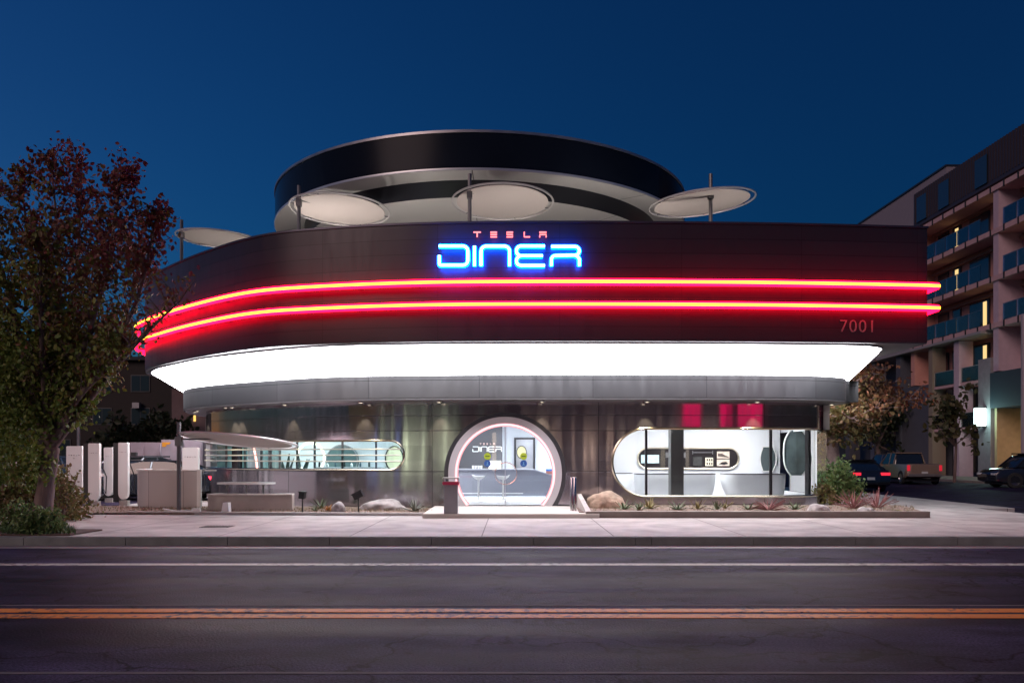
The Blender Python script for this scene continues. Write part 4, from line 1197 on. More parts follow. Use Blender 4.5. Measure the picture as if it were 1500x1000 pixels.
# soil beds, planter kerbs
SOIL = mat('soil', (.085, .055, .045), 0, .95, var=.4, vscale=7, bump=.8, bscale=18)
GRAV = mat('gravel_soil', (.20, .15, .12), 0, .95, var=.4, vscale=12, bump=1.0, bscale=30)
g = MB(); g.extrude([(-13, 14.95), (GX(105, 15.0), 14.95), (GX(150, 16.0), 16.0), (-13, 16.6)], SW + .001, SW + .03, 'z')
struct('tree_bed', g, SOIL, smooth=0)
g = MB(); g.extrude([(GX(850, 19.3), 19.6), (GX(1365, 19.3), 19.6), (10.6, 22.4), (GX(845, 22), 22.4)], SW + .001, SW + .12, 'z')
struct('planting_bed', g, GRAV, smooth=0)
g = MB(); g.extrude([(GX(120, 20), 20.4), (GX(430, 20), 20.2), (GX(640, 20.2), 20.2), (GX(648, 21.6), 22.3), (-6, 23.0), (GX(110, 24), 23.2)], SW + .001, SW + .05, 'z')
struct('planting_bed', g, GRAV, smooth=0)
pk = MB(); pk.box(GX(858, 19.3), GX(1362, 19.3), 19.28, 19.5, SW - .01, .30)
o = pk.build('planter_wall', mat('planter_dark', (.20, .17, .15), 0, .6, var=.15), smooth=0); tag(o, 'long low planter wall in front of the white room window', 'planter wall')
pk = MB(); pk.extrude([(GX(846, 20.9), .30), (GX(846, 20.9) + .12, .30), (GX(846, 20.9) + .12, .56), (GX(846, 20.9), .56)], 19.3, 21.6, 'y')
pk = MB(); pk.add([(GX(858, 19.3), 19.3, .3), (GX(866, 19.3), 19.3, .3), (GX(852, 21.3), 21.4, .62), (GX(846, 21.3), 21.4, .62), (GX(858, 19.3), 19.3, .14), (GX(866, 19.3), 19.3, .14), (GX(852, 21.3), 21.4, .14), (GX(846, 21.3), 21.4, .14)],
      [(0, 1, 2, 3), (4, 7, 6, 5), (0, 4, 5, 1), (1, 5, 6, 2), (2, 6, 7, 3), (3, 7, 4, 0)])
o = pk.build('ramp_wall', CONC, smooth=0); tag(o, 'sloping pale concrete edge beside the entrance bollard', 'ramp wall')
pk = MB(); xx = [GX(430, 20.3), GX(560, 20.1), GX(640, 20.1), GX(648, 20.6)]
pk.loft(spline([(GX(180, 20.3), 20.45), (GX(430, 20.3), 20.1), (GX(600, 20.1), 19.95), (GX(645, 20.1), 20.15), (GX(652, 20.8), 20.9)], 6), [(0, SW - .01), (0, .22), (-.16, .22), (-.16, SW - .01)])
o = pk.build('bed_edging', CONC); tag(o, 'low curved pale edging of the bed left of the entrance', 'bed edging')

def agave(label, x, y, z, r, n, m, seed, name='agave', cat='agave', group=None, up=.7, width=.05):
    rr = random.Random(seed); mb = MB()
    for k in range(n):
        a = 2 * math.pi * k / n * 2.4 + rr.uniform(-.3, .3); el = rr.uniform(.25, 1.3) * up + .1
        L = r * rr.uniform(.7, 1.15); d = Vector((math.cos(a) * math.cos(el), math.sin(a) * math.cos(el), math.sin(el)))
        s_ = Vector((-math.sin(a), math.cos(a), 0)); prev = None; vs = []
        for j in range(6):
            t = j / 5; p = Vector((x, y, z)) + d * L * t + Vector((0, 0, -.25 * L * t * t * (1.2 - up)))
            w = width * (1 - t) ** .6 * (1 if j else .7) + .002
            vs += [p - s_ * w, p + Vector((0, 0, -.012)), p + s_ * w]
        fs = []
        for j in range(5):
            fs += [(3*j, 3*j+1, 3*j+4, 3*j+3), (3*j+1, 3*j+2, 3*j+5, 3*j+4)]
        mb.add(vs, fs)
    o = mb.build(name, m, smooth=80, recalc=False); tag(o, label, cat, group); return o
AG = mat('agave_green', (.10, .14, .07), 0, .6, var=.3); YU = mat('yucca', (.22, .20, .08), 0, .6, var=.3); RD = mat('red_grass', (.30, .14, .14), 0, .7, var=.3); GRY = mat('grey_agave', (.16, .18, .15), 0, .6, var=.2)
gp = 'clumps in the long planter'
pl = [(914, 20.6, .34, AG, 'dark green spiky clump beside the brown boulder in the long planter', 18, .8), (936, 20.3, .30, AG, 'narrow green clump under the first window mullion', 16, .95), (951, 20.8, .38, YU, 'tall yellow tipped clump just right of the first mullion', 18, 1.0),
      (992, 20.4, .36, AG, 'fan shaped green clump in front of the dark column', 22, .7), (1022, 20.7, .32, YU, 'small yellow green clump right of the dark column', 14, 1.0), (1050, 20.5, .30, AG, 'green clump below the gap between the desks', 16, .9), (1062, 21.0, .30, YU, 'thin yellow clump behind the gap between the desks', 14, 1.0),
      (1096, 20.4, .28, AG, 'short dark clump left of the pale red grass', 16, .7), (1165, 20.5, .30, AG, 'green clump right of the pale red grass', 16, .9)]
for i, (px, Y, r, m, lab, n, up) in enumerate(pl):
    agave(lab, GX(px, Y), Y, SW + .1, r, n, m, 40 + i, 'spiky_plant', 'spiky plant', gp, up, .028)
agave('wide clump of pale reddish grass under the second mullion', GX(1126, 20.3), 20.3, SW + .1, .52, 60, RD, 60, 'grass_clump', 'grass clump', 'red grass clumps', .55, .009)
agave('tall reddish grass under the green shrub at the diner corner', GX(1250, 20.8), 20.8, SW + .1, .62, 60, RD, 61, 'grass_clump', 'grass clump', 'red grass clumps', .9, .009)
agave('second tall reddish grass, nearest the parked sedan', GX(1285, 21.2), 21.2, SW + .1, .58, 50, RD, 62, 'grass_clump', 'grass clump', 'red grass clumps', .9, .009)
agave('flat yellow green rosette at the right end of the long planter', GX(1328, 19.9), 19.9, SW + .08, .44, 22, YU, 63, 'agave', 'agave', 'rosettes', .25, .035)
agave('dark agave rosette in the bed left of the entrance post', GX(607, 20.9), 20.9, SW + .04, .40, 24, GRY, 64, 'agave', 'agave', 'rosettes', .85, .03)
agave('orange tipped small rosette between the two garden spotlights', GX(481, 20.9), 20.9, SW + .04, .26, 20, mat('orange_plant', (.40, .20, .06), 0, .6), 65, 'agave', 'agave', 'rosettes', .8, .02)
agave('small green tuft right of the dark left garden spotlight', GX(462, 21), 21, SW + .04, .2, 14, AG, 66, 'spiky_plant', 'spiky plant', None, .9, .015)
agave('green tuft against the steel wall above the orange rosette', GX(470, 22), 22.0, SW + .04, .35, 22, AG, 67, 'spiky_plant', 'spiky plant', None, .9, .02)
# grassy ground cover, nobody could count it
def tufts(name, label, areas, n, h, m, seed):
    rgn = random.Random(seed); mb = MB()
    for _ in range(n):
        x0, x1, y0, y1, z = areas[rgn.randrange(len(areas))]
        y = rgn.uniform(y0, y1); x = GX(rgn.uniform(x0, x1), y); hh = h * rgn.uniform(.4, 1.2)
        for _ in range(3):
            a = rgn.uniform(0, 6.28); w = .006; l_ = rgn.uniform(.2, .8) * hh
            mb.add([(x - w * math.sin(a), y + w * math.cos(a), z), (x + w * math.sin(a), y - w * math.cos(a), z), (x + math.cos(a) * l_, y + math.sin(a) * l_, z + hh)], [(0, 1, 2)])
    o = mb.build(name, m, smooth=0, recalc=False); tag(o, label, 'ground cover', None, 'stuff')
tufts('ground_cover', 'dry thin ground cover in the beds', [(130, 430, 20.6, 22.5, SW + .03), (430, 640, 20.4, 22, SW + .03), (870, 1340, 19.7, 22, SW + .1)], 1500, .10, mat('dry_cover', (.22, .18, .10), 0, .8), 70)
tufts('ground_cover', 'green leafy ground cover round the big tree', [(-40, 110, 15.0, 16.1, SW + .02)], 700, .13, mat('green_cover', (.07, .13, .04), 0, .8), 71)

# boulders
def boulder(label, x, y, z, sx, sy, sz, seed, m):
    bm = bmesh.new(); bmesh.ops.create_icosphere(bm, subdivisions=4, radius=1)
    from mathutils import noise
    for v in bm.verts:
        p = v.co.copy(); d = 1 + .22 * noise.noise(p * 1.3 + Vector((seed, 0, 0))) + .08 * noise.noise(p * 4 + Vector((0, seed, 0))) + .03 * noise.noise(p * 11)
        v.co = Vector((p.x * sx * d, p.y * sy * d, max(-.3, p.z) * sz * d))
    me = bpy.data.meshes.new('boulder'); bm.to_mesh(me); bm.free(); me.materials.append(m)
    me.polygons.foreach_set('use_smooth', [True] * len(me.polygons))
    o = bpy.data.objects.new('boulder', me); COL.objects.link(o); o.location = (x, y, z); tag(o, label, 'boulder', 'boulders'); return o
ROCK = mat('rock', (.36, .27, .20), 0, .85, var=.35, vscale=5, bump=.8, bscale=12)
boulder('brown boulder at the left end of the long planter', GX(888, 21.3), 21.3, .33, .50, .35, .36, 3, ROCK)
boulder('broad low pale boulder left of the dark agave', GX(562, 21.6), 21.6, .22, .62, .4, .24, 7, mat('rock_pale', (.34, .32, .31), 0, .8, var=.3, vscale=5, bump=.7, bscale=12))
boulder('pale pointed rock under the corner shrub', GX(1198, 20.1), 20.1, .24, .28, .25, .20, 9, mat('rock_pale', (.34, .32, .31)))
boulder('pale rock between the two tall reddish grasses', GX(1268, 20.0), 20.0, .22, .26, .22, .14, 12, mat('rock_pale', (.34, .32, .31)))
boulder('round pale stone right of the orange rosette', GX(496, 20.7), 20.7, .2, .18, .18, .26, 14, mat('rock_pale', (.34, .32, .31)))

# ================================================================ STREET THINGS
# garden spotlights
def spot(px, Y, w, h, label, rot):
    x = GX(px, Y); o = thing('garden_spotlight', label, 'garden spotlight', (x, Y, SW), group='dark garden spotlights')
    MB().sweep([(x, Y, SW), (x, Y, .55)], .018, 6).build('stake', BLACK, o)
    M = Matrix.Translation((x, Y, .62)) @ Matrix.Rotation(rot, 4, 'Y')
    mb = MB(); mb.box(-w/2, w/2, -.12, .12, -h/2, h/2, M=M); mb.box(-w/2 - .02, w/2 + .02, -.14, .14, h/2, h/2 + .02, M=M); mb.build('head', BLACK, o, smooth=0)
spot(443, 20.6, .13, .16, 'small upright dark garden spotlight at the end of the bench', R(5))
spot(525, 20.6, .24, .15, 'larger tilted dark garden spotlight in the middle of the left bed', R(-28))
# pay post by the door
px0 = thing('payment_post', 'grey post with a tilted tray top left of the entrance', 'post', (GX(661, 19.4), 19.4, SW))
x = GX(661, 19.4)
MB().box(x - .16, x + .16, 19.25, 19.55, SW - .01, .98).build('body', mat('post_grey', (.25, .24, .26), .5, .4, var=.1), px0, smooth=0)
MB().box(x - .19, x + .19, 19.2, 19.6, 1.07, 1.10).build('tray', mat('tray_grey', (.42, .42, .40), .4, .4), px0, smooth=0)
mb = MB(); mb.box(x - .17, x - .15, 19.25, 19.55, .98, 1.07); mb.box(x + .15, x + .17, 19.25, 19.55, .98, 1.07); mb.build('support', GREYMETAL, px0, smooth=0)
MB().box(x - .19, x + .19, 19.2, 19.6, .93, 1.0).build('red_shelf', mat('red_plastic', (.4, .03, .08), 0, .35), px0, smooth=0)
for px, lab in ((837.5, 'left chrome bollard of the pair right of the entrance'), (842, 'right chrome bollard of the pair right of the entrance')):
    x = GX(px, 20.3); o = thing('bollard', lab, 'bollard', (x, 20.3, SW), group='chrome bollards')
    MB().lathe([(.042, 0), (.042, .90), (.03, .93), (0, .935)], (x, 20.3, SW), 16, close=False).build('pole', mat('chrome', (.75, .72, .74), 1, .15), o)
    MB().lathe([(.07, 0), (.07, .015), (.043, .02)], (x, 20.3, SW), 16, close=False).build('foot', GREYMETAL, o)
# utility cover
g = MB(); g.box(GX(297, 16.9), GX(340, 16.9), 16.7, 17.1, SW, SW + .008)
for k in range(9): g.box(GX(299 + 4.5*k, 16.9), GX(301.5 + 4.5*k, 16.9), 16.74, 17.06, SW + .0085, SW + .014)
tag(g.build('drain_cover', mat('iron', (.05, .045, .045), .5, .6), smooth=0), 'small iron drain grate in the pavement on the left', 'drain cover')

# charging posts
PW = mat('post_white', (.86, .86, .84), 0, .3, coat=.4)
def post_text(root, x, y, z, w, rz=0):
    mb = MB()
    def cv(zx, zy): return (x - w/2 + (zx - 468) / 534 * w, y, z + (168 - zy) / 534 * w)
    for st in SM.values():
        for s_ in st: mb.sweep([cv(*p) for p in s_], w * .016, 4)
    mb.build('lettering', mat('lettering_grey', (.28, .26, .26), 0, .5), root)
def charger(px0_, px1_, pyt, pyb, Y, label, dark=0, text=True):
    x0, x1, z0, z1 = GX(px0_, Y), GX(px1_, Y), GZ(pyb, Y), GZ(pyt, Y); w = x1 - x0; z0 = max(z0, .3)
    o = thing('charging_post', label, 'charging post', ((x0 + x1) / 2, Y, SW), group='white charging posts')
    r = w * .5
    out = [(x0, z1 - .02), (x0, z0 + r * 1.3)] + [((x0 + x1)/2 - r * math.cos(math.pi*k/12), z0 + r * 1.3 - r * 1.3 * math.sin(math.pi*k/12)) for k in range(1, 12)] + [(x1, z0 + r * 1.3), (x1, z1 - .02), (x1 - .03, z1), (x0 + .03, z1)]
    MB().extrude(out, Y, Y + .13, 'y').build('shell', PW, o, smooth=30)
    if dark:
        MB().box(x0 - dark / F * Y, x0 - .004, Y + .03, Y + .22, SW + .1, z1 - .01).build('side_panel', mat('post_dark', (.03, .028, .03), 0, .3), o, smooth=0)
    else:
        MB().box(x0 + .04, x1 - .04, Y + .132, Y + .2, SW + .1, z1 - .05).build('rear_panel', mat('post_dark', (.03, .028, .03)), o, smooth=0)
    MB().box((x0+x1)/2 - .12, (x0+x1)/2 + .12, Y + .02, Y + .2, SW, SW + .14).build('foot', CONC, o, smooth=0)
    mb = MB(); mb.sweep([(x1 - .05, Y + .14, z1 - .5), (x1 + .12, Y + .2, 1.0), (x1 + .1, Y + .2, .5), (x1 - .02, Y + .16, .8)], .016, 6); mb.build('cable', BLACK, o)
    if text: post_text(o, (x0 + x1) / 2, Y - .003, z1 - .28, w * .7)
charger(97, 120, 653, 729, 25.0, 'broad white charging post, leftmost of the row')
charger(129, 145, 649, 738, 23.8, 'tall white charging post with a black side, second from the left', 8)
charger(152, 165, 655, 726, 25.6, 'narrow white charging post, third from the left', 0)
charger(173, 187, 648, 731, 24.2, 'white charging post with a black side just left of the curved screen', 8)
charger(267, 290, 655, 735, 24.0, 'white charging post standing right of the leaning mast')
# curved low screen
sc_ = thing('screen_wall', 'curved low pale screen wall behind the leaning mast', 'screen wall', (GX(240, 22.6), 22.6, SW))
cv_ = spline([(GX(208, 23.8), 24.2), (GX(200, 23), 23.1), (GX(206, 22.6), 22.6), (GX(235, 22.5), 22.45), (GX(289, 22.4), 22.4)], 8)
MB().loft(cv_, [(0, SW), (0, 1.20), (-.06, 1.20), (-.06, SW)]).build('panel', clad('screen_panel', (.58, .54, .54), .35, 0, 9, -4, 1.0, seam=.006, wave=.02, metal=.4), sc_)
MB().loft(cv_, [(.03, 1.202), (.03, 1.235), (-.12, 1.235), (-.12, 1.202)]).build('cap', PW, sc_)
x = GX(292, 22.3); MB().box(x - .05, x + .05, 22.25, 22.35, SW, 1.24).build('end_post', PW, sc_, smooth=0)
x = GX(300, 22.3)
MB().box(x, x + .30, 22.3, 22.35, 1.20, 1.235).build('shelf', PW, sc_, smooth=0)
# table + benches
tb_ = thing('outdoor_table', 'long pale oval outdoor table beside the louvred window', 'table', (GX(361, 21.9), 21.9, SW))
MB().extrude([(GX(361, 21.9) + .76 * (abs(math.cos(a)) ** .6) * (1 if math.cos(a) > 0 else -1), 21.9 + .38 * (abs(math.sin(a)) ** .8) * (1 if math.sin(a) > 0 else -1)) for a in [2*math.pi*k/40 for k in range(40)]], .86, .905, 'z').build('table_top', PW, tb_, smooth=30)
for px in (333, 361, 386): MB().lathe([(.12, 0), (.11, .02), (.028, .04), (.026, .66), (.09, .705)], (GX(px, 21.9), 21.9, SW), 14, close=False).build('leg', GREYMETAL, tb_)
be = thing('concrete_bench', 'long curved concrete bench in front of the pale table', 'bench', (GX(360, 21.3), 21.3, SW))
bc = spline([(GX(298, 21.3), 21.6), (GX(320, 21.3), 21.3), (GX(370, 21.2), 21.2), (GX(428, 21.3), 21.3)], 8)
MB().loft(bc, [(0, SW), (.0, .58), (-.38, .58), (-.38, SW)]).build('body', mat('bench_concrete', (.46, .41, .38), 0, .6, var=.12, vscale=3), be)
MB().loft(bc, [(.03, .582), (.03, .62), (-.4, .62), (-.4, .582)]).build('seat', mat('bench_seat', (.56, .52, .49), 0, .5, var=.08), be)
x = GX(332, 20.6); mb = MB(); mb.extrude([(x - .11, SW), (x + .09, SW), (x + .07, .44), (x - .06, .44)], 20.5, 20.7, 'y')
tag(mb.build('planter_block', PW, smooth=0), 'small tapered white block in front of the bench', 'block')
x = GX(283, 20.6); mb = MB(); mb.box(x, x + .2, 20.5, 20.6, SW, .30)
mb.sweep(spline([(GX(240, 20.6), 20.55, .28), (GX(262, 20.6), 20.4, .24), (GX(286, 20.6), 20.5, .23)], 6), .02, 6)
tag(mb.build('mast_footing', PW, smooth=30), 'low white curved footing rail at the base of the leaning mast', 'footing')

# ---- vehicles
def wheel(parent, x, y, r=.34, w=.22):
    s = 1 if y > 0 else -1
    M = Matrix.Translation((x, y, r)) @ Matrix.Rotation(R(90), 4, 'X')
    prof = [(r * .62, -w/2), (r * .95, -w/2), (r, -w/2 + .03), (r, w/2 - .03), (r * .95, w/2), (r * .62, w/2)]
    mb = MB(); mb.lathe(prof, n=28, M=M, close=False)
    wh = mb.build('wheel', mat('tyre', (.02, .02, .02), 0, .8), parent)
    mb = MB(); mb.lathe([(0, -s * w * .30), (r * .18, -s * w * .38), (r * .6, -s * w * .30), (r * .64, -s * w * .48)], n=28, M=M, close=False)
    mb.build('rim', mat('alloy', (.5, .5, .52), 1, .3), wh)
def car(name, label, cat, loc, rz, paint, kind='sedan', group=None, tail=0.0, plate=True, head=0.0):
    """length along X, nose at +X"""
    o = thing(name, label, cat, loc, rz, group=group, local=True)
    if kind == 'sedan': L, Wd, H = 4.7, 1.85, 1.45
    elif kind == 'suv': L, Wd, H = 4.8, 1.95, 1.75
    else: L, Wd, H = 5.6, 2.0, 1.82
    h = L / 2; hw = Wd / 2
    if kind == 'sedan': low = [(-h, .35), (-h, .78), (-h + .12, .98), (-h + .7, 1.02), (-.2, .98), (h - 1.5, .92), (h - .35, .80), (h, .62), (h, .32), (h - .3, .22), (-h + .3, .24)]; cab = [(-h + .45, 1.0), (-h + 1.25, 1.38), (-h + 1.9, H), (-.05, H - .02), (.55, 1.33), (1.3, .94)]
    elif kind == 'suv': low = [(-h, .4), (-h + .02, 1.0), (-h + .08, 1.08), (-.2, 1.06), (h - 1.3, 1.03), (h - .25, .92), (h, .70), (h, .36), (h - .3, .26), (-h + .3, .28)]; cab = [(-h + .08, 1.07), (-h + .42, 1.62), (-h + .8, H), (.3, H), (.75, 1.62), (1.35, 1.04)]
    else: low = [(-h, .5), (-h, 1.10), (-h + .05, 1.16), (-.35, 1.16), (h - 1.5, 1.12), (h - .2, 1.05), (h, .85), (h, .42), (h - .3, .34), (-h + .3, .36)]; cab = [(-.50, 1.15), (-.42, 1.72), (-.25, H), (.75, H), (1.1, 1.7), (1.75, 1.12)]
    def loft_body(poly, hw0, inset_top, zlo, zhi, nm, m, par):
        mb = MB(); N = len(poly)
        cxp = sum(p[0] for p in poly) / N; czp = sum(p[1] for p in poly) / N
        secs = []
        for f_, sc_in in ((-1, .93), (-.94, .985), (-.8, 1), (.8, 1), (.94, .985), (1, .93)):
            row = []
            for px_, pz_ in poly:
                t = max(0, (pz_ - zlo) / (zhi - zlo)); w = hw0 * (1 - inset_top * t)
                row.append((cxp + (px_ - cxp) * sc_in, f_ * w, czp + (pz_ - czp) * (sc_in * .5 + .5)))
            secs.append(row)
        vs = [p for r_ in secs for p in r_]; fs = []
        for i in range(5):
            for k in range(N): fs.append((i*N + k, i*N + (k+1) % N, (i+1)*N + (k+1) % N, (i+1)*N + k))
        fs.append(tuple(range(N))[::-1]); fs.append(tuple(5*N + k for k in range(N)))
        mb.add(vs, fs); return mb.build(nm, m, par, smooth=40)
    body = loft_body(low, hw, .06, .7, 1.1, 'body', paint, o)
    carglass = mat('car_glass', (.015, .018, .02), 0, .08, spec=.8)
    loft_body([(p[0], p[1]) for p in cab], hw * .90, .20, 1.0, H, 'cabin_glass', carglass, o)
    # roof skin and pillars over the glass
    mb = MB(); rz_ = [p for p in cab if p[1] > H - .15]
    xa, xb = min(p[0] for p in rz_), max(p[0] for p in rz_)
    mb.box(xa - .02, xb + .02, -hw * .735, hw * .735, H - .05, H + .012)
    for s in (-1, 1):
        for a, b in ((cab[0], rz_[0]), (cab[-1], rz_[-1]), (((xa + xb) / 2, 1.03), ((xa + xb) / 2, H - .05))):
            mb.sweep([(a[0], s * hw * .895, max(a[1], 1.0)), (b[0], s * hw * .735, b[1] - .01)], .035, 5)
    mb.build('roof', paint, o)
    for x in (-h + .9, h - .95):
        for s in (-1, 1): wheel(o, x, s * (hw - .10), .34 if kind == 'sedan' else .39)
    for s in (-1, 1):
        if kind == 'pickup': mb = MB().box(-h - .012, -h + .08, s * (hw - .14) - .07, s * (hw - .14) + .07, .78, 1.10)
        else: mb = MB().box(-h - .012, -h + .15, s * (hw - .28) - .2, s * (hw - .28) + .2, .76, .88)
        mb.build('taillight', mat('taillight_%g' % tail, (.4, .01, .02), 0, .3, emit=(1, .03, .06), es=tail), o, smooth=0)
        MB().box(h - .14, h + .012, s * (hw - .28) - .18, s * (hw - .28) + .18, .66, .76 if kind != 'pickup' else .9).build('headlight', mat('headlight_%g' % head, (.6, .6, .62), 0, .15, emit=(.9, .95, 1), es=head), o, smooth=0)
        MB().box(.9, 1.05, s * (hw + .10) - .09, s * (hw + .10) + .09, 1.0, 1.13).build('mirror', paint, o, smooth=0)
    if plate: MB().box(-h - .016, -h - .002, -.17, .17, .56 if kind != 'pickup' else .62, .68 if kind != 'pickup' else .74).build('number_plate', mat('plate', (.6, .6, .58), 0, .5), o, smooth=0)
    if kind == 'pickup':
        MB().box(-h - .07, -h + .1, -hw * .92, hw * .92, .46, .60).build('bumper', mat('bumper', (.5, .46, .4), .8, .3), o, smooth=0)
        MB().box(-h - .01, -h + .0, -hw * .72, hw * .72, .68, 1.10).build('tailgate', paint, o, smooth=0)
        MB().box(-h + .12, -.6, -hw * .8, hw * .8, 1.161, 1.17).build('bed_liner', BLACK, o, smooth=0)
    MB().box(-h + .35, h - .35, -hw * .85, hw * .85, .18, .3).build('underside', BLACK, o, smooth=0)
    return o
DARKP = mat('dark_paint', (.02, .02, .026), .3, .22, coat=1); TAN = mat('tan_paint', (.38, .27, .19), .4, .3, coat=1)
BLUEP = mat('blue_paint', (.04, .07, .12), .4, .25, coat=1); GREYP = mat('grey_paint', (.14, .14, .16), .5, .25, coat=1); WHP = mat('white_car_paint', (.5, .5, .5), 0, .25, coat=1)
car('pickup_truck', 'tan pickup truck seen from behind on the side street', 'pickup truck', (GX(1352, 47), 49.0, 0), R(84), TAN, 'pickup', tail=.25)
car('parked_car', 'dark sedan parked behind the green corner shrub, seen from behind', 'car', (GX(1264, 37), 38.5, 0), R(90), DARKP, 'sedan', tail=.6, group='parked cars')
car('parked_car', 'dark sport utility vehicle with its nose in frame at the right edge', 'car', (GX(1453, 41.5) + 2.35, 41.8, 0), R(176), DARKP, 'suv', group='parked cars')
car('parked_car', 'black sport utility vehicle parked left of the tan pickup', 'car', (GX(1322, 56), 58.0, 0), R(90), GREYP, 'suv', tail=.15, group='parked cars')
c_ = car('parked_car', 'dark car with red taillights behind the curved screen wall, its roof showing', 'car', (GX(224, 27.6), 27.6, .155), R(178), mat('night_blue_paint', (.03, .04, .06), .4, .25, coat=1), 'sedan', tail=3.0, group='cars in the charging lot'); c_.scale = (.98, .95, .90)
car('parked_car', 'dark car with glowing red taillights between the charging posts and the screen', 'car', (GX(185, 29.5), 31, .155), R(80), GREYP, 'sedan', tail=5.0, group='cars in the charging lot')
car('parked_car', 'white car behind the hedge at the left edge', 'car', (GX(22, 30), 30, .155), R(95), WHP, 'sedan', tail=.8, group='cars in the charging lot')
car('parked_car', 'blue car behind the big tree trunk', 'car', (GX(58, 32), 32.5, .155), R(92), BLUEP, 'sedan', tail=.8, group='cars in the charging lot')

# ================================================================ BACKGROUND LEFT
def simple_window(par, x0, x1, y, z0, z1, pane, fr=.06, face=-1):
    w = MB().box(x0, x1, y - .06, y - .012, z0, z1).build('window', mat('win_frame_pale', (.09, .09, .09), 0, .6), par, smooth=0)
    MB().box(x0 + fr, (x0+x1)/2 - .02, y - .075, y - .061, z0 + fr, z1 - fr).build('pane', pane, w, smooth=0)
    MB().box((x0+x1)/2 + .02, x1 - fr, y - .075, y - .061, z0 + fr, z1 - fr).build('pane', pane, w, smooth=0)
DKP = mat('night_pane', (.03, .05, .06), 0, .1, spec=.8)
bl = thing('apartment_house', 'dark beige apartment house behind the charging lot on the left', 'house', (-27, 62, 0))
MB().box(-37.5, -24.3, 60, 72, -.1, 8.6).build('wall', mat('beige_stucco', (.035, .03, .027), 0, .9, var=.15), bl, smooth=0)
MB().box(-37.9, -24.0, 59.6, 72.4, 8.602, 8.85).build('roof', mat('roof_dark', (.05, .05, .055), 0, .9), bl, smooth=0)
for cx_ in (-36.2, -33, -30.0, -27.2):
    for z in (1.6, 3.9, 6.3): simple_window(bl, cx_ - .7, cx_ + .7, 60, z, z + 1.25, DKP)
mb = MB(); mb.box(-27.6, -27.1, 59.5, 59.9, 5.1, 5.5); mb.build('air_conditioner', GREYMETAL, bl, smooth=0)
bl2 = thing('apartment_house', 'lower dark house seen under the tree crown at the far left', 'house', (-50, 66, 0))
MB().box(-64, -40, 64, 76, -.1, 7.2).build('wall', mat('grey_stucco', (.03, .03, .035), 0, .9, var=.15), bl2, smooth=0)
MB().extrude([(-64.5, 7.2), (-39.5, 7.2), (-52, 10.2)], 63.5, 76.5, 'y').build('roof', mat('roof_dark', (.05, .05, .055)), bl2, smooth=0)
for cx_ in (-58, -53, -48, -43): simple_window(bl2, cx_ - .8, cx_ + .8, 64, 3.4, 4.8, DKP)
pn = thing('neighbour_house', 'pinkish stucco house end between the dark house and the diner', 'house', (-20, 50, 0))
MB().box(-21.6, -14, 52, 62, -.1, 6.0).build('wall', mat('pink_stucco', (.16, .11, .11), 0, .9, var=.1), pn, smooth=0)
MB().box(-21.8, -13.8, 51.8, 62.2, 6.002, 6.15).build('roof', mat('roof_dark', (.05, .05, .055)), pn, smooth=0)
MB().box(GX(284, 52), GX(287, 52), 51.93, 51.99, GZ(617, 52), GZ(608, 52)).build('lit_window', glow('amber_window', (1, .6, .15), .7), pn, smooth=0)
# cabinets
CABM = mat('mauve_metal', (.30, .26, .30), .2, .5, var=.08)
def cabinet(x0, x1, Y, z1, label, doors, orange=False):
    o = thing('utility_cabinet', label, 'utility cabinet', ((x0+x1)/2, Y, .155), group='utility cabinets behind the lot')
    MB().box(x0, x1, Y, Y + 1.2, .155, z1).build('body', CABM, o, smooth=0)
    for k in range(doors):
        a = x0 + (x1-x0) * k / doors + .04; b = x0 + (x1-x0) * (k+1) / doors - .04
        MB().box(a, b, Y - .03, Y - .003, .3, z1 - .12).build('door', CABM, o, smooth=0)
    if orange: MB().extrude([(x0 + .05, z1 - .28), (x0 + .05, z1 - .1), (x0 + .40, z1 - .1), (x0 + .34, z1 - .18), (x0 + .22, z1 - .2), (x0 + .2, z1 - .28)], Y - .045, Y - .032, 'y').build('sticker', mat('orange', (.6, .25, .02), 0, .6), o, smooth=0)
cabinet(GX(187, 33), GX(231, 33), 33.2, GZ(647.5, 33), 'wide mauve utility cabinet behind the fourth charging post', 2)
cabinet(GX(233, 32), GX(262, 32), 32.2, GZ(643.5, 32), 'tall mauve utility cabinet with an orange sticker', 1, True)
cabinet(GX(264, 32), GX(291, 32), 32.4, GZ(644.5, 32), 'mauve utility cabinet behind the leaning mast', 1)
for px, lab in ((208, 'left orange bollard before the wide cabinet'), (220.5, 'orange bollard in the middle before the wide cabinet'), (244, 'orange bollard before the stickered cabinet')):
    x = GX(px, 31.5); o = MB().lathe([(.07, 0), (.07, .9), (.04, .95), (0, .96)], (x, 31.5, .155), 12, close=False).build('bollard', mat('orange', (.6, .25, .02))); tag(o, lab, 'bollard', 'orange bollards')
x = GX(196.5, 31); o = thing('pedestal_meter', 'thin grey pedestal meter left of the orange bollards', 'meter', (x, 31, .155))
MB().sweep([(x, 31, .155), (x, 31, 1.5)], .03, 6).build('pole', GREYMETAL, o); MB().box(x - .1, x + .1, 30.92, 31.08, 1.38, 1.75).build('head', BLACK, o, smooth=0)
x = GX(115, 40); o = MB().sweep([(x, 40, 0), (x, 40, 4.2)], [.09, .07], 8).build('lamp_pole', GREYMETAL); tag(o, 'plain grey pole rising behind the charging posts', 'pole')
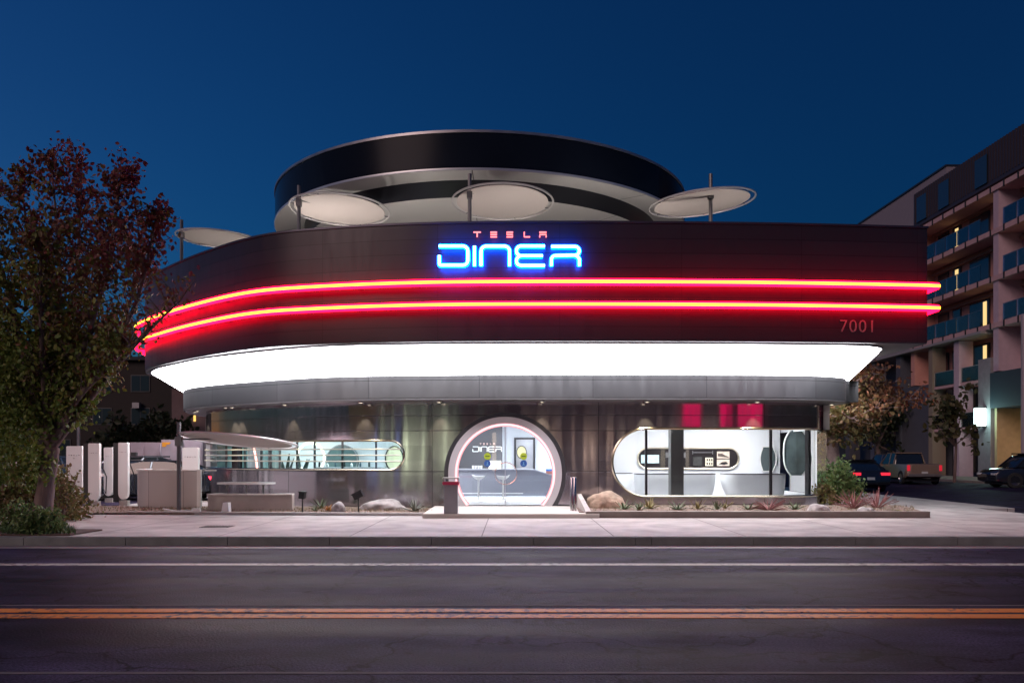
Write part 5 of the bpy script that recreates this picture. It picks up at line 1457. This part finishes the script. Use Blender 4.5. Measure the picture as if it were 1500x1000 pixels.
# background trees, dark masses
def bgtree(label, x, y, h, r, seed, n=2600, m=None, group='dark background trees'):
    rgn = np.random.default_rng(seed); o = thing('background_tree', label, 'tree', (x, y, 0), group=group)
    cl = rgn.normal(size=(18, 3)) * np.array([r * .5, r * .5, h * .17]) + np.array([x, y, h * .66])
    idx = rgn.integers(0, 18, n); P = cl[idx] + rgn.normal(size=(n, 3)) * r * .24
    mb = MB(); mb.sweep([(x, y, -.05), (x + .1, y, h * .35), (x, y, h * .7)], [r * .09, r * .07, r * .03], 8)
    for c in cl[:10]: mb.sweep([(x, y, h * .36), tuple(c)], [r * .04, r * .012], 5)
    mb.build('trunk', BARK, o); leaves('crown', P, .36, m or leafmat('dark_leaf', [(.02, .03, .012), (.035, .045, .02)]), o, seed + 1, rgn.uniform(0, 1, n))
bgtree('dark round tree in front of the beige apartment house', GX(165, 48), 48, 3.6, 1.1, 81, 1200)
bgtree('dark tree beside the pinkish house end', GX(238, 50), 50, 3.9, 1.2, 82, 1400)
bgtree('dark tree behind the lower far left house', GX(50, 85), 85, 12, 5, 83)
bgtree('tall dark tree on the skyline behind the beige house', GX(196, 90), 90, 12.5, 4.5, 84)
bgtree('thin dark street tree before the apartment podium', GX(1398, 50), 50, 6.2, 1.1, 85, 420, leafmat('podium_leaf', [(.05, .07, .03), (.10, .08, .03)]))
bgtree('dark tree under the canopy behind the small orange tree', GX(1285, 70), 70, 7, 2.6, 86)

# ================================================================ APARTMENT BLOCK RIGHT
AX = 33.0
ap = thing('apartment_block', 'salmon apartment block with blue glass balconies at the right edge', 'apartment block', (AX + 5, 60, 0))
SAL = mat('salmon_stucco', (.62, .30, .25), 0, .85, var=.08, vscale=1); PKS = mat('pink_slab', (.55, .35, .36), 0, .8, var=.08); LIL = mat('lilac_stucco', (.52, .39, .46), 0, .85, var=.06)
BGR = mat('blue_grey_stucco', (.08, .085, .11), 0, .8, var=.08); GRC = mat('grey_column', (.26, .24, .26), 0, .8, var=.1)
BLG = glass('balcony_glass', (.72, .74, .80), .12, .15)
Y0, Y1 = 42.0, 67.8
FL = [10.7, 13.9, 17.1]
MB().box(AX + 1.7, AX + 16, Y0, Y1, 7.4, 20.4).build('wall', SAL, ap, smooth=0)
MB().box(AX + 2.0, AX + 16, Y0, 86, -.1, 7.4).build('podium_wall', BGR, ap, smooth=0)
# ribbed dark cladding storey
mb = MB(); mb.box(AX + .25, AX + 16, Y0, Y1, 20.42, 23.2)
y = Y0 + .1
while y < Y1: mb.box(AX + .19, AX + .25, y, y + .09, 20.7, 23.2); y += .33
mb.build('top_storey', mat('dark_ribbed', (.055, .045, .06), .3, .5), ap, smooth=0)
for k, yy in enumerate((46, 50.5, 57.2, 62.2, 65.6)):
    w = MB().box(AX + .14, AX + .20, yy, yy + 1.5, 20.7, 22.7).build('window', mat('win_dark', (.02, .03, .04), 0, .1, spec=.9), ap, smooth=0)
for z in FL + [20.05]:
    MB().box(AX - .1, AX + 1.7, Y0, Y1, z - .34, z).build('balcony_slab', PKS, ap, smooth=0)
mb = MB(); y = Y0 + .3
for z in FL + [20.05]:
    y = Y0 + .3
    while y < Y1: mb.box(AX - .16, AX - .102, y, y + .10, z - .42, z + .05); y += 1.55
mb.build('railing_foot', BLACK, ap, smooth=0)
# piers and cross walls
for y in (45.0, 55.6, 67.2):
    for z0, z1 in ((7.4, FL[0] - .34), (FL[0], FL[1] - .34), (FL[1], FL[2] - .34), (FL[2], 20.05 - .34)):
        MB().box(AX + .02, AX + 1.7, y, y + .6, z0 + .001, z1 - .001).build('pier', LIL if y == 55.6 else SAL, ap, smooth=0)
for z in FL:
    for a, b in ((45.7, 55.0), (57.6, 66.9)):
        n = 6; 
        gl = MB()
        for k in range(n): gl.box(AX - .06, AX - .04, a + (b-a)*k/n + .03, a + (b-a)*(k+1)/n - .03, z + .06, z + 1.12)
        gr = gl.build('railing_glass', BLG, ap, smooth=0)
        MB().sweep([(AX - .05, a, z + 1.15), (AX - .05, b, z + 1.15)], .02, 5).build('handrail', GREYMETAL, gr)
litw = glow('lit_window_warm', (1, .68, .28), .55)
k = 0
for z in FL + [7.5]:
    for a, b in ((46.2, 48.4), (49.2, 51.5), (52.6, 54.4), (57.2, 58.6), (59.4, 62.0), (63.2, 64.4), (65.0, 66.6)):
        w = MB().box(AX + 1.62, AX + 1.695, a, b, z + .05, z + 2.35).build('window', mat('win_frame_dark', (.06, .05, .06), .3, .5), ap, smooth=0)
        MB().box(AX + 1.60, AX + 1.618, a + .08, b - .08, z + .15, z + 2.25).build('pane', mat('win_dark', (.02, .03, .04)), w, smooth=0)
        k += 1
        if k in (4, 5, 10, 13, 18, 20, 26):
            MB().box(AX + 1.58, AX + 1.598, a + .3, a + .75, z + .15, z + 2.2).build('lit_pane', litw, w, smooth=0)
for z in FL:
    MB().box(AX + 1.45, AX + 1.69, Y0, Y1, z + 2.42, z + 2.6).build('ceiling_trim', mat('trim_salmon', (.40, .24, .21), 0, .8), ap, smooth=0)
pt = MB().box(AX + 3, AX + 14, 67.9, 85, 7.4, 25.6).build('penthouse_wall', mat('plain_mauve', (.26, .23, .27), 0, .85, var=.05), ap, smooth=0)
MB().box(AX + 2.9, AX + 14.1, 67.85, 85.1, 25.602, 25.75).build('penthouse_coping', DARKMETAL, ap, smooth=0)
# podium: thin roof slab, columns, lower balconies, dark canopy, garage
MB().box(AX - .4, AX + 3, 57.0, 86, 10.15, 10.33).build('podium_roof', mat('slab_edge', (.36, .33, .33), .2, .6), ap, smooth=0)
for y, w, m, z1 in ((56.4, 1.5, GRC, 8.4), (60.4, .7, LIL, 10.1), (64.2, .6, mat('beige_column', (.26, .21, .16), 0, .8), 10.1), (69.5, .8, BGR, 10.1), (74.5, .8, GRC, 10.1), (80, .8, BGR, 10.1)):
    MB().box(AX - .05, AX + 1.0, y, y + w, 0, z1).build('column', m, ap, smooth=0)
MB().box(AX + .1, AX + 1.9, 64.9, 69.4, .1, 7.3).build('podium_infill', BGR, ap, smooth=0)
for z in (3.7, 7.0):
    for a, b in ((57.95, 60.35), (61.15, 64.15), (70.35, 74.45), (75.35, 79.95)):
        if z == 7.0 and a > 66: continue
        MB().box(AX + .05, AX + 2.0, a, b, z - .2, z).build('balcony_slab', PKS, ap, smooth=0)
        gr = MB().box(AX + .08, AX + .10, a + .05, b - .05, z + .05, z + 1.05).build('railing_glass', BLG, ap, smooth=0)
        MB().sweep([(AX + .09, a + .03, z + .02), (AX + .09, a + .03, z + 1.08), (AX + .09, b - .03, z + 1.08), (AX + .09, b - .03, z + .02)], .025, 5).build('handrail', mat('rail_pale', (.4, .42, .4), .2, .5), gr)
for a, b in ((58.2, 60.0), (61.6, 63.6)):
    for z in (.3, 4.2): 
        w = MB().box(AX + 1.93, AX + 1.995, a, b, z, z + 2.2).build('window', mat('win_frame_dark', (.06, .05, .06)), ap, smooth=0)
        MB().box(AX + 1.90, AX + 1.928, a + .08, b - .08, z + .1, z + 2.1).build('pane', mat('win_dark', (.02, .03, .04)), w, smooth=0)
MB().box(AX - .15, AX + 1.9, Y0, 56.3, 4.9, 7.3).build('garage_lintel', mat('lintel_blue', (.035, .05, .065), 0, .7), ap, smooth=0)
MB().box(AX + 5.9, AX + 6.0, Y0, 56.3, .1, 4.89).build('garage_back_wall', mat('garage_wall', (.50, .38, .22), 0, .8, var=.1), ap, smooth=0)
MB().box(AX + .2, AX + 5.9, 56.1, 56.35, .1, 4.89).build('garage_side_wall', mat('garage_wall', (.50, .38, .22)), ap, smooth=0)
MB().box(AX + 5.84, AX + 5.895, 48.5, 49.3, 2.6, 3.7).build('garage_vent', BLACK, ap, smooth=0)
gl_ = thing('garage_lamp', 'warm ceiling lamp inside the open garage at the right edge', 'ceiling lamp', (AX + 3, 51, 4.85))
MB().box(AX + 2.2, AX + 3.8, 50.5, 51.2, 4.80, 4.895).build('housing', WHITE, gl_, smooth=0)
MB().box(AX + 2.3, AX + 3.7, 50.55, 51.15, 4.78, 4.798).build('lens', glow('garage_glow', (1, .68, .32), 24), gl_, smooth=0)
# cut the podium wall open for the garage: the wall starts behind it
pw = [o for o in bpy.data.objects if o.name.startswith('podium_wall')][0]
me = pw.data
mb = MB(); mb.box(AX + 2.0, AX + 16, 56.4, 86, -.1, 7.39); mb.box(AX + 6.05, AX + 16, Y0, 56.4, -.1, 7.39); mb.box(AX + 1.95, AX + 6.04, Y0, 56.39, 4.9, 7.38)
me.clear_geometry(); me.from_pydata(mb.v, [], mb.f)
# backlit sign on the grey column
sg = thing('lit_box_sign', 'glowing pale cyan box sign on the grey column of the apartment block', 'sign', (AX - .6, 57, 3.7))
MB().box(AX - .75, AX - .1, 56.9, 57.2, 3.70, 4.95).build('light_box', glow('cyan_box', (.72, 1.0, .93), 3.0), sg, smooth=0)
mb = MB(); mb.box(AX - .80, AX - .051, 56.86, 57.24, 4.952, 5.02); mb.box(AX - .80, AX - .051, 56.86, 57.24, 3.62, 3.698); mb.build('frame', DARKMETAL, sg, smooth=0)
mb = MB()
for z in (4.1, 4.35, 4.6): mb.box(AX - .55, AX - .3, 56.885, 56.898, z, z + .05)
mb.build('sign_bars', mat('bar_teal', (.25, .5, .48), 0, .5, emit=(.5, .8, .75), es=.8), sg, smooth=0)
la = bpy.data.lights.new('sign_glow', 'POINT'); la.energy = 60; la.color = (.55, 1, .9); la.shadow_soft_size = .4
lo = bpy.data.objects.new('sign_glow', la); COL.objects.link(lo); lo.location = (AX - 1.1, 56.3, 4.3)
o = MB().sweep([(GX(1499, 45), 45, .1), (GX(1499, 45), 45, 7.2), (GX(1499, 45), 45, 9.4)], [.12, .12, .12], 8).build('street_pole', mat('pole_pale', (.35, .3, .33), .3, .5)); tag(o, 'pale pole at the very right edge before the apartments', 'pole')

# ================================================================ ACROSS THE STREET (unseen shops, added for the polished steel wall to mirror)
def shop(x0, x1, h, label, wallc, glowc, gs, bays, z0=.5, z1=3.4, band=None):
    y = -17.0
    o = thing('added_shop', label, 'shop', ((x0 + x1) / 2, y, 0), group='added shops across the street')
    MB().box(x0, x1, y - 12, y, -.1, h).build('wall', mat('shop_wall_%d' % abs(int(x0)), wallc, 0, .85, var=.1), o, smooth=0)
    MB().box(x0 - .1, x1 + .1, y - 12.1, y + .15, h + .002, h + .25).build('cornice', DARKMETAL, o, smooth=0)
    n = len(bays)
    for a, b in bays:
        f = MB().box(a - .08, b + .08, y + .002, y + .06, z0 - .08, z1 + .08).build('window', DARKMETAL, o, smooth=0)
        MB().box(a, b, y + .062, y + .075, z0, z1).build('pane', glow('reflection_glow_%d' % abs(int(x0)), glowc, gs), f, smooth=0)  # glowing pane added for its reflection in the steel wall
    if band:
        MB().box(band[0], band[1], y + .01, y + .25, band[2], band[3]).build('added_lit_fascia', glow('reflection_band_%d' % abs(int(x0)), band[4], band[5]), o, smooth=0)  # glowing band added to put a red reflection in the steel wall
shop(-34, -22, 5.5, 'added low pale shop with cool lit windows across the street, farthest left', (.3, .3, .32), (.45, .6, 1.0), .6, [(-31, -28), (-27, -23.5)])
shop(-21, -9, 7.0, 'added shop with greenish lit windows across the street, facing the louvred window', (.22, .2, .18), (.75, .9, .55), 1.6, [(-19.5, -17.8), (-16.6, -14.2), (-12.8, -12.3), (-10.6, -10.2)])
shop(-8, 9, 6.0, 'added brown shop with two narrow lit doors across the street, facing the entrance', (.24, .15, .15), (1.0, .72, .5), 1.6, [(-5.6, -5.2), (-1.5, -1.2), (4.6, 5.4)])
shop(10, 26, 7.5, 'added shop with a red lit fascia band across the street, facing the white room', (.2, .14, .16), (.9, .75, .55), 1.6, [(11.5, 12.0), (14.6, 15.0)], band=(17.0, 23.2, 3.9, 6.2, (1.0, .0, .12), 1.0))
g = MB(); g.box(-60, 60, -17.2, -8.0, -.3, .15)
struct('opposite_pavement', g, PAVE, smooth=0)
